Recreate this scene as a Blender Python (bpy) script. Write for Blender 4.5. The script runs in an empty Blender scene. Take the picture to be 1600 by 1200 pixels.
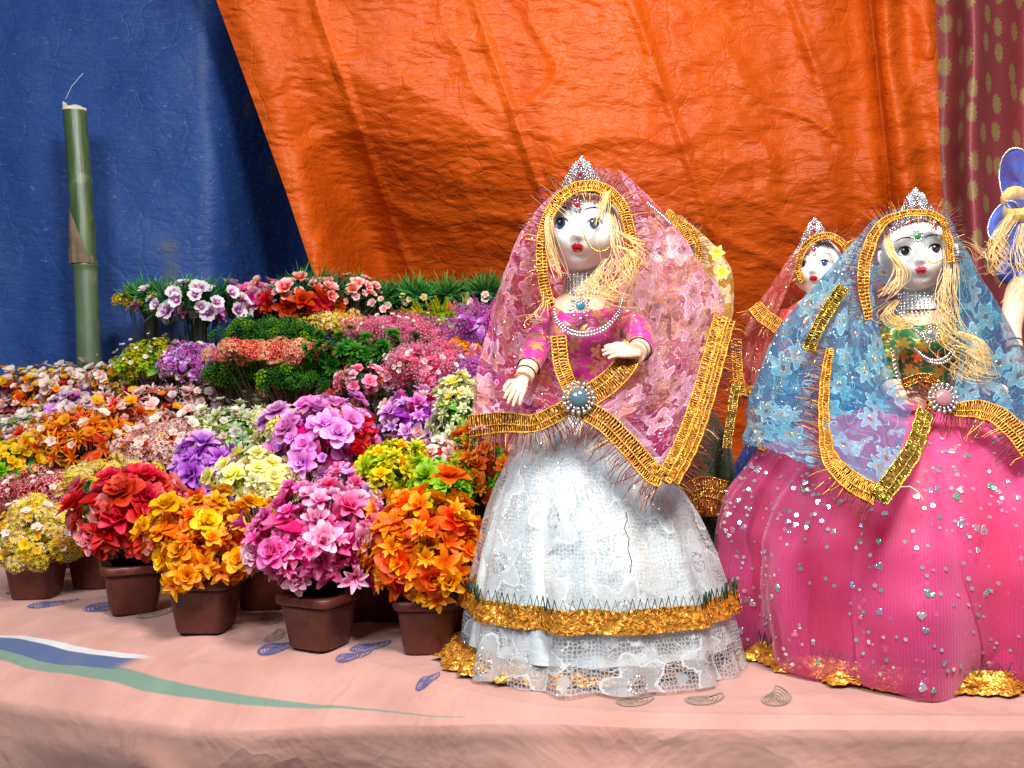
import bpy, math, random
import numpy as np
from mathutils import Vector, Matrix, noise, Quaternion
R = math.radians
random.seed(7)
S = bpy.context.scene
C = S.collection
F = 1540.0; CZ = 0.36

# ------------------------------------------------------------------ camera, world, lamps, exposure
cam = bpy.data.cameras.new('camera'); cam.lens = 36*F/1600; cam.sensor_width = 36; cam.clip_start = .02; cam.clip_end = 100
co = bpy.data.objects.new('camera', cam); co.location = (0, 0, CZ); co.rotation_euler = (R(90), 0, 0); C.objects.link(co); S.camera = co
W = bpy.data.worlds.new('World'); S.world = W; W.use_nodes = True
W.node_tree.nodes['Background'].inputs[0].default_value = (.80, .88, 1.0, 1)
W.node_tree.nodes['Background'].inputs[1].default_value = .15
def lamp(name, loc, target, power, size, col, typ='AREA'):
    l = bpy.data.lights.new(name, typ); l.energy = power; l.color = col
    if typ == 'AREA': l.shape = 'DISK'; l.size = size
    else: l.shadow_soft_size = size
    o = bpy.data.objects.new(name, l); o.location = loc
    o.rotation_euler = (Vector(target)-Vector(loc)).to_track_quat('-Z', 'Y').to_euler(); C.objects.link(o)
    return o
lamp('key_lamp', (.45, -.05, 2.0), (-.15, 1.7, .2), 112, .42, (1.0, .97, .92))
lamp('stall_bulb', (.20, 1.75, 1.42), (0, 2.2, .4), 34, .06, (1.0, .90, .72), 'POINT')
lamp('front_fill_light', (-.85, -.5, 1.85), (-.45, 1.8, .15), 84, .8, (.88, .93, 1.0))  # added cool fill to brighten the flowers and faces, no actual street lamp
S.view_settings.view_transform = 'Standard'; S.view_settings.look = 'None'; S.view_settings.gamma = 1; S.view_settings.exposure = -0.34
S.render.engine = 'CYCLES'
S.cycles.transparent_max_bounces = 24; S.cycles.max_bounces = 7
S.cycles.caustics_reflective = False; S.cycles.caustics_refractive = False

# ------------------------------------------------------------------ helpers
def P(px, py, d): return Vector(((px-800)/F*d, d, CZ-(py-600)/F*d))
def smooth(t): t = max(0., min(1., t)); return t*t*(3-2*t)
def interp(x, xs, ys): return float(np.interp(x, xs, ys))
def catmull(pts, n):
    pts = [Vector(p) for p in pts]
    if len(pts) == 2: return [pts[0].lerp(pts[1], i/(n-1)) for i in range(n)]
    q = [pts[0]*2-pts[1]]+pts+[pts[-1]*2-pts[-2]]
    out = []; m = len(pts)-1
    for i in range(n):
        t = i/(n-1)*m; k = min(int(t), m-1); f = t-k
        a, b, c, d = q[k], q[k+1], q[k+2], q[k+3]
        out.append(.5*((2*b)+(c-a)*f+(2*a-5*b+4*c-d)*f*f+(3*b-a-3*c+d)*f**3))
    return out
class MB:
    def __init__(s): s.v = []; s.f = []; s.uv = []; s.mi = []
    def grid(s, P2, UV=None, mi=0, close=False):
        n = len(P2); m = len(P2[0]); b = len(s.v)
        for r in P2: s.v.extend([tuple(p) for p in r])
        for i in range(n-1):
            for j in range(m if close else m-1):
                k = (j+1) % m
                s.f.append((b+i*m+j, b+i*m+k, b+(i+1)*m+k, b+(i+1)*m+j)); s.mi.append(mi)
                if UV: s.uv.append((UV[i][j], UV[i][j+1 if close else k], UV[i+1][j+1 if close else k], UV[i+1][j]))
                else: s.uv.append(((i/(n-1), j/m), (i/(n-1), (j+1)/m), ((i+1)/(n-1), (j+1)/m), ((i+1)/(n-1), j/m)))
        return b
    def poly(s, pts, mi=0, uv=(.5, .5)):
        b = len(s.v); s.v.extend([tuple(p) for p in pts]); s.f.append(tuple(range(b, b+len(pts)))); s.mi.append(mi)
        s.uv.append(tuple(uv for _ in pts) if not isinstance(uv, list) else tuple(uv))
    def tube(s, pts, r, n=5, mi=0, cap=True, flat=1.0, v=.3):
        pts = [Vector(p) for p in pts]; rs = r if isinstance(r, (list, tuple)) else [r]*len(pts)
        rows = []; up = None
        for i, p in enumerate(pts):
            t = (pts[min(i+1, len(pts)-1)]-pts[max(i-1, 0)])
            t = t.normalized() if t.length > 1e-9 else Vector((0, 0, 1))
            if up is None: up = t.orthogonal().normalized()
            up = (up-t*up.dot(t)); up = up.normalized() if up.length > 1e-6 else t.orthogonal().normalized()
            sd = t.cross(up)
            rows.append([p+(up*math.cos(a)*flat+sd*math.sin(a))*rs[i] for a in [2*math.pi*k/n for k in range(n)]])
        UV = [[(k/n, v) for k in range(n+1)] for _ in rows]
        s.grid(rows, UV, mi, True)
        if cap and n > 3:
            s.poly(rows[0][::-1], mi, (.5, v)); s.poly(rows[-1], mi, (.5, v))
    def lathe(s, prof, n=24, mi=0, sx=1, sy=1, off=(0, 0, 0), axis=None):
        rows = []
        for r, z in prof:
            rows.append([Vector((math.cos(2*math.pi*k/n)*r*sx, math.sin(2*math.pi*k/n)*r*sy, z)) for k in range(n)])
        if axis is not None: rows = [[axis @ p for p in r] for r in rows]
        rows = [[p+Vector(off) for p in r] for r in rows]
        s.grid(rows, None, mi, True)
    def ball(s, c, r, mi=0, n=6, m=4):
        rx = r if isinstance(r, (tuple, list)) else (r, r, r)
        rows = []
        for i in range(m+1):
            a = math.pi*i/m
            rr = max(math.sin(a), 1e-3)
            rows.append([(c[0]+rx[0]*rr*math.cos(2*math.pi*k/n), c[1]+rx[1]*rr*math.sin(2*math.pi*k/n), c[2]-rx[2]*math.cos(a)) for k in range(n)])
        s.grid(rows, None, mi, True)
    def add(s, o, M=None, mi=None):
        b = len(s.v)
        s.v.extend([tuple(M @ Vector(p)) for p in o.v] if M else o.v)
        s.f.extend([tuple(i+b for i in f) for f in o.f]); s.uv.extend(o.uv); s.mi.extend(o.mi if mi is None else [mi]*len(o.mi))
    def mesh(s, name, mats, sm=True):
        me = bpy.data.meshes.new(name); me.from_pydata(s.v, [], s.f)
        ul = me.uv_layers.new(name='UVMap')
        ul.data.foreach_set('uv', np.array([c for f in s.uv for c in f], dtype=np.float32).ravel())
        for m in mats: me.materials.append(m)
        me.polygons.foreach_set('material_index', s.mi)
        me.polygons.foreach_set('use_smooth', [sm]*len(me.polygons))
        me.update(); return me
    def build(s, name, mats, parent=None, sm=True, world=True):
        if not isinstance(mats, (list, tuple)): mats = [mats]
        if parent is not None and world:
            L = parent_world(parent); s.v = [(p[0]-L[0], p[1]-L[1], p[2]-L[2]) for p in s.v]
        o = bpy.data.objects.new(name, s.mesh(name, mats, sm)); C.objects.link(o)
        if parent is not None: o.parent = parent
        return o
def parent_world(o):
    L = Vector(o.location)
    while o.parent: o = o.parent; L = L+Vector(o.location)
    return L
def tag(o, label=None, cat=None, group=None, kind=None):
    if label: o['label'] = label
    if cat: o['category'] = cat
    if group: o['group'] = group
    if kind: o['kind'] = kind
    return o
def thing(name, label, cat, loc, group=None):
    o = bpy.data.objects.new(name, None); o.empty_display_size = .05; o.location = loc; C.objects.link(o)
    return tag(o, label, cat, group)
def stuff(o): o['kind'] = 'stuff'; return o

# ------------------------------------------------------------------ node helpers
class NT:
    def __init__(s, name):
        s.m = bpy.data.materials.new(name); s.m.use_nodes = True; s.t = s.m.node_tree; s.t.nodes.clear()
        s.out = s.t.nodes.new('ShaderNodeOutputMaterial')
    def n(s, typ, **kw):
        nd = s.t.nodes.new('ShaderNode'+typ)
        for k, v in kw.items():
            if k.startswith('i_'): s.put(nd.inputs[k[2:].replace('_', ' ')], v)
            else: setattr(nd, k, v)
        return nd
    def put(s, sock, v):
        if isinstance(v, bpy.types.NodeSocket): s.t.links.new(v, sock)
        elif isinstance(v, (tuple, list)) and len(v) == 3 and sock.type == 'RGBA': sock.default_value = (*v, 1)
        else: sock.default_value = v
    def math(s, op, a, b=0., c=None, clamp=False):
        nd = s.n('Math', operation=op, use_clamp=clamp); s.put(nd.inputs[0], a); s.put(nd.inputs[1], b)
        if c is not None: s.put(nd.inputs[2], c)
        return nd.outputs[0]
    def vm(s, op, a, b=None, sc=None):
        nd = s.n('VectorMath', operation=op); s.put(nd.inputs[0], a)
        if b is not None: s.put(nd.inputs[1], b)
        if sc is not None: s.put(nd.inputs[3], sc)
        return nd.outputs[1] if op in ('LENGTH', 'DISTANCE') else nd.outputs[0]
    def mix(s, f, a, b):
        nd = s.n('Mix', data_type='RGBA'); s.put(nd.inputs[0], f); s.put(nd.inputs[6], a); s.put(nd.inputs[7], b); return nd.outputs[2]
    def rng(s, x, a, b, c=0., d=1., sm=True):
        nd = s.n('MapRange', interpolation_type='SMOOTHSTEP' if sm else 'LINEAR')
        s.put(nd.inputs[0], x)
        for i, v in enumerate((a, b, c, d)): s.put(nd.inputs[i+1], v)
        return nd.outputs[0]
    def noise(s, v, sc, det=3., ro=.5, dim='3D', dist=0.):
        nd = s.n('TexNoise', noise_dimensions=dim); s.put(nd.inputs['Vector'], v); s.put(nd.inputs['Scale'], sc); s.put(nd.inputs['Detail'], det); s.put(nd.inputs['Roughness'], ro); s.put(nd.inputs['Distortion'], dist)
        return nd
    def vor(s, v, sc, feat='F1', rnd=1., dim='2D'):
        nd = s.n('TexVoronoi', voronoi_dimensions=dim, feature=feat); s.put(nd.inputs['Vector'], v); s.put(nd.inputs['Scale'], sc); s.put(nd.inputs['Randomness'], rnd); return nd
    def bump(s, h, st, dist=.01, nrm=None):
        nd = s.n('Bump'); s.put(nd.inputs['Strength'], st); s.put(nd.inputs['Distance'], dist); s.put(nd.inputs['Height'], h)
        if nrm is not None: s.put(nd.inputs['Normal'], nrm)
        return nd.outputs[0]
    def uv(s): return s.n('TexCoord').outputs['UV']
    def obj(s): return s.n('TexCoord').outputs['Object']
    def sep(s, v): nd = s.n('SeparateXYZ'); s.put(nd.inputs[0], v); return nd.outputs
    def pbr(s, **kw):
        nd = s.n('BsdfPrincipled')
        for k, v in kw.items(): s.put(nd.inputs[k.replace('_', ' ')], v)
        return nd.outputs[0]
    def ms(s, f, a, b):
        nd = s.n('MixShader'); s.put(nd.inputs[0], f); s.put(nd.inputs[1], a); s.put(nd.inputs[2], b); return nd.outputs[0]
    def done(s, sh): s.t.links.new(sh, s.out.inputs[0]); return s.m
def plain(name, col, rough=.5, metal=0., bump=0., bsc=200., var=.0, spec=.5, coat=0., sss=0.):
    n = NT(name); kw = {}
    c = col
    o = n.obj()
    if var:
        c = n.mix(n.rng(n.noise(o, bsc*.15, 4).outputs[0], .35, .65), tuple(x*(1-var) for x in col), tuple(min(1, x*(1+var)) for x in col))
    if bump: kw['Normal'] = n.bump(n.noise(o, bsc, 3).outputs[0], bump, .002)
    if sss: kw['Subsurface_Weight'] = sss; kw['Subsurface_Scale'] = .008
    return n.done(n.pbr(Base_Color=c, Roughness=rough, Metallic=metal, Specular_IOR_Level=spec, Coat_Weight=coat, **kw))

# ------------------------------------------------------------------ materials
def petal_mat(name, base, tip, base2=None, tip2=None, thr=.5, rough=.40, lo=.25, hi=1.08, trans=.42):
    n = NT(name); v = n.sep(n.uv())[1]; u = n.sep(n.uv())[0]
    inf = n.n('ObjectInfo').outputs['Random']
    geo = n.n('NewGeometry').outputs['Position']
    nz = n.noise(geo, 90., 2).outputs[0]
    f = n.rng(n.math('ADD', v, n.math('MULTIPLY', n.math('SUBTRACT', nz, .5), .5)), lo, hi)
    c = n.mix(f, base, tip)
    if base2 is not None:
        c2 = n.mix(f, base2, tip2); c = n.mix(n.math('GREATER_THAN', inf, thr), c, c2)
    r2 = n.math('FRACT', n.math('MULTIPLY', inf, 17.3))
    hs = n.n('HueSaturation'); n.put(hs.inputs['Hue'], n.rng(r2, 0., 1., .488, .512)); n.put(hs.inputs['Value'], n.rng(n.math('FRACT', n.math('MULTIPLY', inf, 7.7)), 0., 1., .92, 1.22)); n.put(hs.inputs['Saturation'], 1.10); n.put(hs.inputs['Color'], c)
    # fine veins along each petal
    vein = n.math('SINE', n.math('MULTIPLY', u, 55.))
    b = n.bump(n.math('ADD', n.math('MULTIPLY', vein, .35), n.noise(geo, 260., 2).outputs[0]), .35, .0012)
    p = n.pbr(Base_Color=hs.outputs[0], Roughness=rough, Normal=b, Specular_IOR_Level=.45)
    t = n.n('BsdfTranslucent'); n.put(t.inputs[0], hs.outputs[0])
    return n.done(n.ms(trans, p, t.outputs[0]))
def lace_mat(name, net, flo, cell=.004, fl=.055, na=.55, fa=.85, base=.1, holes=0., glit=(1., .8, .5), gl=.05, streak=0., edge=None, petals=5., tint=None):
    n = NT(name); uv = n.uv()
    wob = n.vm('ADD', uv, n.vm('SCALE', n.vm('SUBTRACT', n.noise(uv, 60., 2).outputs['Color'], (.5, .5, .5)), sc=.004))
    e = n.vor(wob, 1/cell, 'DISTANCE_TO_EDGE', .55).outputs['Distance']
    netm = n.math('MULTIPLY', n.rng(e, .08, .2, 1., 0.), na)
    vo = n.vor(uv, 1/fl, 'F1', .75)
    dv = n.vm('SUBTRACT', uv, vo.outputs['Position'])
    sx, sy, _ = n.sep(dv)
    rr = n.math('MULTIPLY', n.vm('LENGTH', dv), 1/fl)
    rnd = n.sep(vo.outputs['Color'])[0]
    ang = n.math('ADD', n.math('ARCTAN2', sy, sx), n.math('MULTIPLY', rnd, 6.))
    wn = n.math('MULTIPLY', n.math('SUBTRACT', n.noise(uv, 220., 2).outputs[0], .5), .12)
    rad = n.math('ADD', n.math('ADD', .33, n.math('MULTIPLY', n.math('COSINE', n.math('MULTIPLY', ang, petals)), .09)), wn)
    dd = n.math('SUBTRACT', rr, rad)
    fm = n.rng(dd, -.02, .02, 1., 0.)
    ring = n.rng(n.math('ABSOLUTE', n.math('SUBTRACT', rr, .11)), .015, .04, 1., 0.)
    cen = n.rng(rr, .05, .1, 0., 1.)
    fm2 = n.math('MULTIPLY', fm, cen)
    thread = n.n('TexWave', bands_direction='DIAGONAL'); n.put(thread.inputs['Vector'], uv); n.put(thread.inputs['Scale'], 260.); n.put(thread.inputs['Distortion'], 3.)
    th = n.rng(thread.outputs[1], .1, .7, .62, 1.)
    outl = n.rng(n.math('ABSOLUTE', dd), .012, .035, 1., 0.)
    vn = n.noise(uv, 26., 2, .5, '3D', 1.2).outputs[0]
    vine = n.rng(n.math('ABSOLUTE', n.math('SUBTRACT', vn, .5)), .006, .016, 1., 0.)
    vine = n.math('MULTIPLY', vine, .85)
    leaf = n.math('MULTIPLY', n.rng(n.noise(uv, 38., 2).outputs[0], .60, .63), .75)
    pat = n.math('MAXIMUM', n.math('MAXIMUM', n.math('MULTIPLY', n.math('MULTIPLY', fm2, fa), th), outl), n.math('MAXIMUM', vine, n.math('MULTIPLY', leaf, th)))
    a = n.math('MAXIMUM', n.math('MAXIMUM', netm, pat), base)
    c = n.mix(n.math('MULTIPLY', pat, 1., clamp=True), net, flo)
    if tint: c = n.mix(n.math('MULTIPLY', n.rng(n.noise(uv, 22., 2).outputs[0], .5, .6), .7), c, tint)
    gv = n.vor(uv, 520., 'F1', 1.)
    gcol = gv.outputs['Color']
    gmask = n.math('MULTIPLY', n.math('GREATER_THAN', n.sep(gcol)[0], 1-gl), n.math('LESS_THAN', gv.outputs['Distance'], .42))
    gmask = n.math('MAXIMUM', gmask, n.math('MULTIPLY', n.math('MULTIPLY', ring, n.math('GREATER_THAN', n.sep(gcol)[1], .45)), 1. if gl > 0 else 0.))
    a = n.math('MAXIMUM', a, gmask, clamp=True)
    c = n.mix(gmask, c, glit)
    ge = n.n('NewGeometry').outputs['Normal']
    nr = n.vm('NORMALIZE', n.vm('ADD', ge, n.vm('SCALE', n.vm('SUBTRACT', gcol, (.5, .5, .5)), sc=n.math('MULTIPLY', gmask, 1.3))))
    bh = n.bump(pat, .5, .0012, nr)
    p = n.pbr(Base_Color=c, Roughness=n.math('SUBTRACT', .55, n.math('MULTIPLY', gmask, .3)), Metallic=n.math('MULTIPLY', gmask, .9), Normal=bh, Sheen_Weight=.2)
    t = n.n('BsdfTranslucent'); n.put(t.inputs[0], c)
    sh = n.ms(.35, p, t.outputs[0])
    tr = n.n('BsdfTransparent')
    return n.done(n.ms(a, tr.outputs[0], sh))
def tulle_mat(name, col, alpha, rim=.9, cell=.0022):
    n = NT(name); uv = n.uv()
    lw = n.n('LayerWeight'); n.put(lw.inputs[0], .35)
    e = n.vor(uv, 1/cell, 'DISTANCE_TO_EDGE', .3).outputs['Distance']
    net = n.rng(e, .1, .3, 1.25, .75)
    fold = n.noise(n.vm('MULTIPLY', uv, (1., .12, 1.)), 26., 2).outputs[0]
    a = n.math('MULTIPLY', n.math('MULTIPLY', n.rng(lw.outputs[1], .0, .85, alpha, rim), net), n.rng(fold, .35, .65, .7, 1.25), clamp=True)
    p = n.pbr(Base_Color=col, Roughness=.5, Sheen_Weight=.4)
    t = n.n('BsdfTranslucent'); n.put(t.inputs[0], col)
    return n.done(n.ms(a, n.n('BsdfTransparent').outputs[0], n.ms(.35, p, t.outputs[0])))
def satin(name, col, col2, rough=.35, sc=30.):
    n = NT(name); uv = n.uv()
    f = n.noise(n.vm('MULTIPLY', uv, (1., .3, 1.)), sc, 4).outputs[0]
    c = n.mix(n.rng(f, .35, .65), col, col2)
    return n.done(n.pbr(Base_Color=c, Roughness=rough, Sheen_Weight=.3, Normal=n.bump(n.noise(uv, 90., 3).outputs[0], .5, .003)))
def gold_mat(name, c1, c2, metal=.75, rough=.3, ns=.9):
    n = NT(name); o = n.obj()
    f = n.noise(o, 140., 3).outputs[0]
    c = n.mix(n.rng(f, .35, .65), c1, c2)
    cr = n.vor(o, 420., 'F1', 1., '3D').outputs['Color']
    ge = n.n('NewGeometry').outputs['Normal']
    nr = n.vm('NORMALIZE', n.vm('ADD', ge, n.vm('SCALE', n.vm('SUBTRACT', cr, (.5, .5, .5)), sc=ns)))
    return n.done(n.pbr(Base_Color=c, Roughness=rough, Metallic=metal, Normal=nr))
M = {}
M['gold'] = gold_mat('gold_lace_thread', (.90, .46, .06), (.70, .27, .03), .55, .34, .5)
M['gold_back'] = gold_mat('gold_lace_backing', (.22, .06, .010), (.36, .13, .02), .3, .45)
M['gold_old'] = gold_mat('olive_gold_thread', (.85, .62, .12), (.50, .36, .06))
M['copper'] = gold_mat('copper_foil', (.85, .30, .05), (.55, .30, .05), .8, .25)
M['fringe'] = plain('dark_red_fringe', (.16, .01, .012), .35)
M['fringe_gold'] = plain('gold_fringe', (.75, .32, .05), .3, .6)
M['silver'] = gold_mat('silver_sequin', (.92, .92, .95), (.60, .62, .66), .7, .22)
M['silverbead'] = plain('silver_bead', (.85, .86, .9), .15, .85)
M['goldbead'] = plain('gold_bead', (.85, .55, .12), .2, .85)
M['red_gem'] = plain('red_gem', (.5, .01, .02), .1, 0, coat=1)
M['green_gem'] = plain('green_gem', (.02, .25, .06), .1, 0, coat=1)
M['blue_gem'] = plain('blue_gem', (.10, .45, .65), .1, .3, coat=1)
M['face'] = plain('glazed_white_face', (.90, .87, .83), .34, 0, sss=.25, coat=.25)
M['skin'] = plain('peach_plastic_skin', (.80, .50, .34), .4, 0, .15, 300, sss=.1)
M['white'] = plain('eye_white', (.85, .86, .88), .15)
M['black'] = plain('black_paint', (.01, .009, .012), .3)
M['iris'] = plain('blue_iris', (.025, .06, .17), .12, coat=1)
M['lip'] = plain('red_lip_paint', (.62, .01, .02), .22, coat=.6)
M['lip2'] = plain('pink_lip_paint', (.75, .06, .14), .25, coat=.6)
def hairm():
    n = NT('blond_hair'); r = n.noise(n.obj(), 300., 2).outputs[0]
    return n.done(n.pbr(Base_Color=n.mix(n.rng(r, .35, .65), (.80, .48, .15), (.92, .68, .30)), Roughness=.3, Specular_IOR_Level=.8))
M['hair'] = hairm()
M['green_thread'] = plain('dark_green_thread', (.01, .055, .03), .4)
def printed(name, col, gcol, sc=42., petals=5., thr=.30):
    n = NT(name); uv = n.uv()
    vo = n.vor(uv, sc, 'F1', .8); dv = n.vm('SUBTRACT', uv, vo.outputs['Position']); sx, sy, _ = n.sep(dv)
    rr = n.math('MULTIPLY', n.vm('LENGTH', dv), sc)
    ang = n.math('ADD', n.math('ARCTAN2', sy, sx), n.math('MULTIPLY', n.sep(vo.outputs['Color'])[0], 6.))
    rad = n.math('ADD', thr, n.math('MULTIPLY', n.math('COSINE', n.math('MULTIPLY', ang, petals)), thr*.35))
    fm = n.rng(n.math('SUBTRACT', rr, rad), -.03, .01, 1., 0.)
    ctr = n.rng(n.math('ABSOLUTE', n.math('SUBTRACT', rr, n.math('MULTIPLY', rad, .5))), .02, .05, 1., 0.)
    vn = n.noise(uv, sc*.9, 1, .5, '3D', 1.5).outputs[0]
    vine = n.rng(n.math('ABSOLUTE', n.math('SUBTRACT', vn, .5)), .012, .022, 1., 0.)
    m = n.math('MAXIMUM', n.math('SUBTRACT', fm, n.math('MULTIPLY', ctr, .8)), vine, clamp=True)
    return n.done(n.pbr(Base_Color=n.mix(m, col, gcol), Roughness=n.rng(m, 0., 1., .4, .25), Metallic=n.math('MULTIPLY', m, .7), Sheen_Weight=.2))
M['bodice_magenta'] = printed('magenta_bodice_print', (.55, .02, .22), (.85, .50, .14))
M['bodice_green'] = printed('green_bodice_print', (.01, .12, .03), (.85, .45, .05), 48., 6., .34)
M['bodice_red'] = printed('red_bodice_print', (.45, .03, .03), (.8, .45, .1))
M['pot'] = None
def potm():
    n = NT('brown_plastic_pot'); o = n.obj()
    c = n.mix(n.rng(n.noise(o, 60., 4).outputs[0], .4, .7), (.085, .015, .009), (.110, .022, .013))
    return n.done(n.pbr(Base_Color=c, Roughness=n.rng(n.noise(o, 45., 5, .7).outputs[0], .3, .7, .28, .6), Normal=n.bump(n.noise(n.vm('MULTIPLY', o, (1., 1., .15)), 160., 3).outputs[0], .25, .002)))
M['pot'] = potm()
M['soil'] = plain('dark_pot_filling', (.03, .018, .012), .8, 0, .5, 300)
M['stem'] = plain('dark_plastic_stem', (.022, .022, .010), .5)
M['stem_green'] = plain('green_plastic_stem', (.05, .16, .03), .45)

# ------------------------------------------------------------------ table under its cloth
AX = [-2.0, -1.2, -.847, -.5, -.2, -.10, -.036, .08, .21, .56, 1.4]
AY = [2.10, 1.80, 1.63, 1.46, 1.315, 1.22, 1.145, 1.10, 1.085, 1.08, 1.09]
def sm5(x, X, Y, w=.07): return sum(interp(x+w*k/3, X, Y) for k in (-3, -2, -1, 0, 1, 2, 3))/7
def edgeA(x): return sm5(x, AX, AY)
def gapB(x): return sm5(x, [-1.2, -.7, -.35, -.12, 0., .2, 1.4], [.22, .20, .17, .075, .03, .018, .018])
def dropB(x): return sm5(x, [-1.2, -.7, -.35, -.12, 0., 1.4], [.080, .080, .075, .045, .012, .010])
TS = [.30, .50, .70, .88, 1.05]; TH = [.05, .10, .155, .21, .26]
def ground(x, y):
    s = y-edgeA(x); k = 1-smooth((x+.02)/.12); h = 0; prev = 0
    for a, b in zip(TS, TH):
        h += (b-prev)*smooth((s-a)/.03); prev = b
    return h*k
def clothm():
    n = NT('printed_pink_cloth'); uv = n.uv(); x, s, _ = n.sep(uv)
    pos = n.n('NewGeometry').outputs['Position']
    nz = n.noise(pos, 14., 4).outputs[0]
    base = n.mix(n.rng(nz, .3, .7), (.42, .200, .160), (.48, .245, .200))
    w = n.math('MULTIPLY', n.math('SUBTRACT', n.noise(pos, 7., 2).outputs[0], .5), .22)
    sw = n.math('ADD', n.math('ADD', s, .11), n.math('MULTIPLY', w, .4))
    up = n.rng(x, -.80, -.18, .52, .92, False)
    lo = n.rng(x, -.80, -.18, .76, .94, False)
    g = n.math('MULTIPLY', n.rng(n.math('SUBTRACT', sw, up), -.01, .01), n.rng(n.math('SUBTRACT', sw, lo), -.01, .01, 1., 0.))
    g = n.math('MULTIPLY', g, n.rng(x, -.06, -.05, 1., 0.))
    bl = n.math('MULTIPLY', n.rng(sw, .575, .585), n.rng(sw, .70, .71, 1., 0.)); bl = n.math('MULTIPLY', bl, n.rng(n.math('ADD', x, n.math('MULTIPLY', sw, .25)), -.40, -.36, 1., 0.))
    wh = n.math('MULTIPLY', n.rng(sw, .53, .54), n.rng(sw, .575, .585, 1., 0.)); wh = n.math('MULTIPLY', wh, n.rng(n.math('ADD', x, n.math('MULTIPLY', sw, .25)), -.40, -.36, 1., 0.))
    c = n.mix(g, base, (.13, .20, .15)); c = n.mix(bl, c, (.05, .08, .18)); c = n.mix(wh, c, (.50, .48, .48))
    weave = n.math('ADD', n.math('SINE', n.math('MULTIPLY', n.sep(pos)[0], 5200.)), n.math('SINE', n.math('MULTIPLY', n.sep(pos)[2], 5200.)))
    dirt = n.rng(n.noise(pos, 4., 6, .65).outputs[0], .5, .75, 0., .22)
    c = n.mix(dirt, c, (.34, .20, .16))
    h = n.math('ADD', n.noise(n.vm('MULTIPLY', pos, (1., 1., 1.6)), 6., 4, .5, '3D', .6).outputs[0], n.math('MULTIPLY', weave, .003))
    return n.done(n.pbr(Base_Color=c, Roughness=.8, Sheen_Weight=.25, Normal=n.bump(n.math('ADD', h, n.math('MULTIPLY', n.math('ABSOLUTE', n.math('SUBTRACT', n.noise(pos, 5., 4, .55, '3D', .7).outputs[0], .5)), -1.6)), .34, .03)))
def build_cloth():
    xs = np.linspace(-2.0, 1.4, 300)
    rowdef = [('b', s) for s in np.concatenate([np.linspace(1.9, .15, 84), np.linspace(.14, .0, 16)])]
    rowdef += [('s', t) for t in np.linspace(.05, 1, 26)] + [('h', t) for t in np.linspace(.02, 1, 44)]
    P2 = []; UV = []
    for kind, t in rowdef:
        r = []; u = []
        for x in xs:
            a = edgeA(x); g = gapB(x); dz = dropB(x)
            nn = noise.noise(Vector((x*5, t*3+(9 if kind == 's' else 0), 1.3)))
            if kind == 'b':
                y = a+t; z = ground(x, y)-.001 + .0035*noise.noise(Vector((x*11, y*11, 0)))*smooth(t*12)
                if t < .05: z -= .003*(1-t/.05)
                sl = -t
            elif kind == 's':
                y = a-g*t; z = -.003-dz*(t**1.5)*.96 + .010*noise.noise(Vector((x*6+t, t*3, 4)))*math.sin(math.pi*t)*min(1, g/.1)
                sl = t
            else:
                fold = .030*noise.noise(Vector((x*2.6+t*2.2, t*2.4, 8)))+.012*noise.noise(Vector((x*6-t*6, t*7, 2)))-.016*(1-min(1, abs(noise.noise(Vector((x*1.8-t*2.5, t*4+x*.8, 5))))*9))
                q = smooth(t*9)
                y = a-g-.012*smooth(t*14)+.30*t + fold*q; z = -.003-dz*.96-.75*t-.004*(t > .03)
                sl = 1+t*3
            r.append((x, y, z)); u.append((x, sl))
        P2.append(r); UV.append(u)
    mb = MB(); mb.grid(P2, UV)
    return mb
cloth = build_cloth().build('tablecloth', clothm())
tag(cloth, 'pink printed cloth covering the stall table, with green and blue border stripe', 'tablecloth')
inkb = plain('blue_block_print', (.07, .09, .26), .8); inkg = plain('olive_block_print', (.26, .20, .15), .8)
def surfz(x, y):
    a = edgeA(x)
    if y >= a:
        s = y-a
        z = ground(x, y)-.001+.0035*noise.noise(Vector((x*11, y*11, 0)))*smooth(s*12)
        if s < .05: z -= .003*(1-s/.05)
        return z
    g = gapB(x); t = min(1, (a-y)/g)
    return -.003-dropB(x)*(t**1.5)*.96+.010*noise.noise(Vector((x*6+t, t*3, 4)))*math.sin(math.pi*t)*min(1, g/.1)
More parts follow.
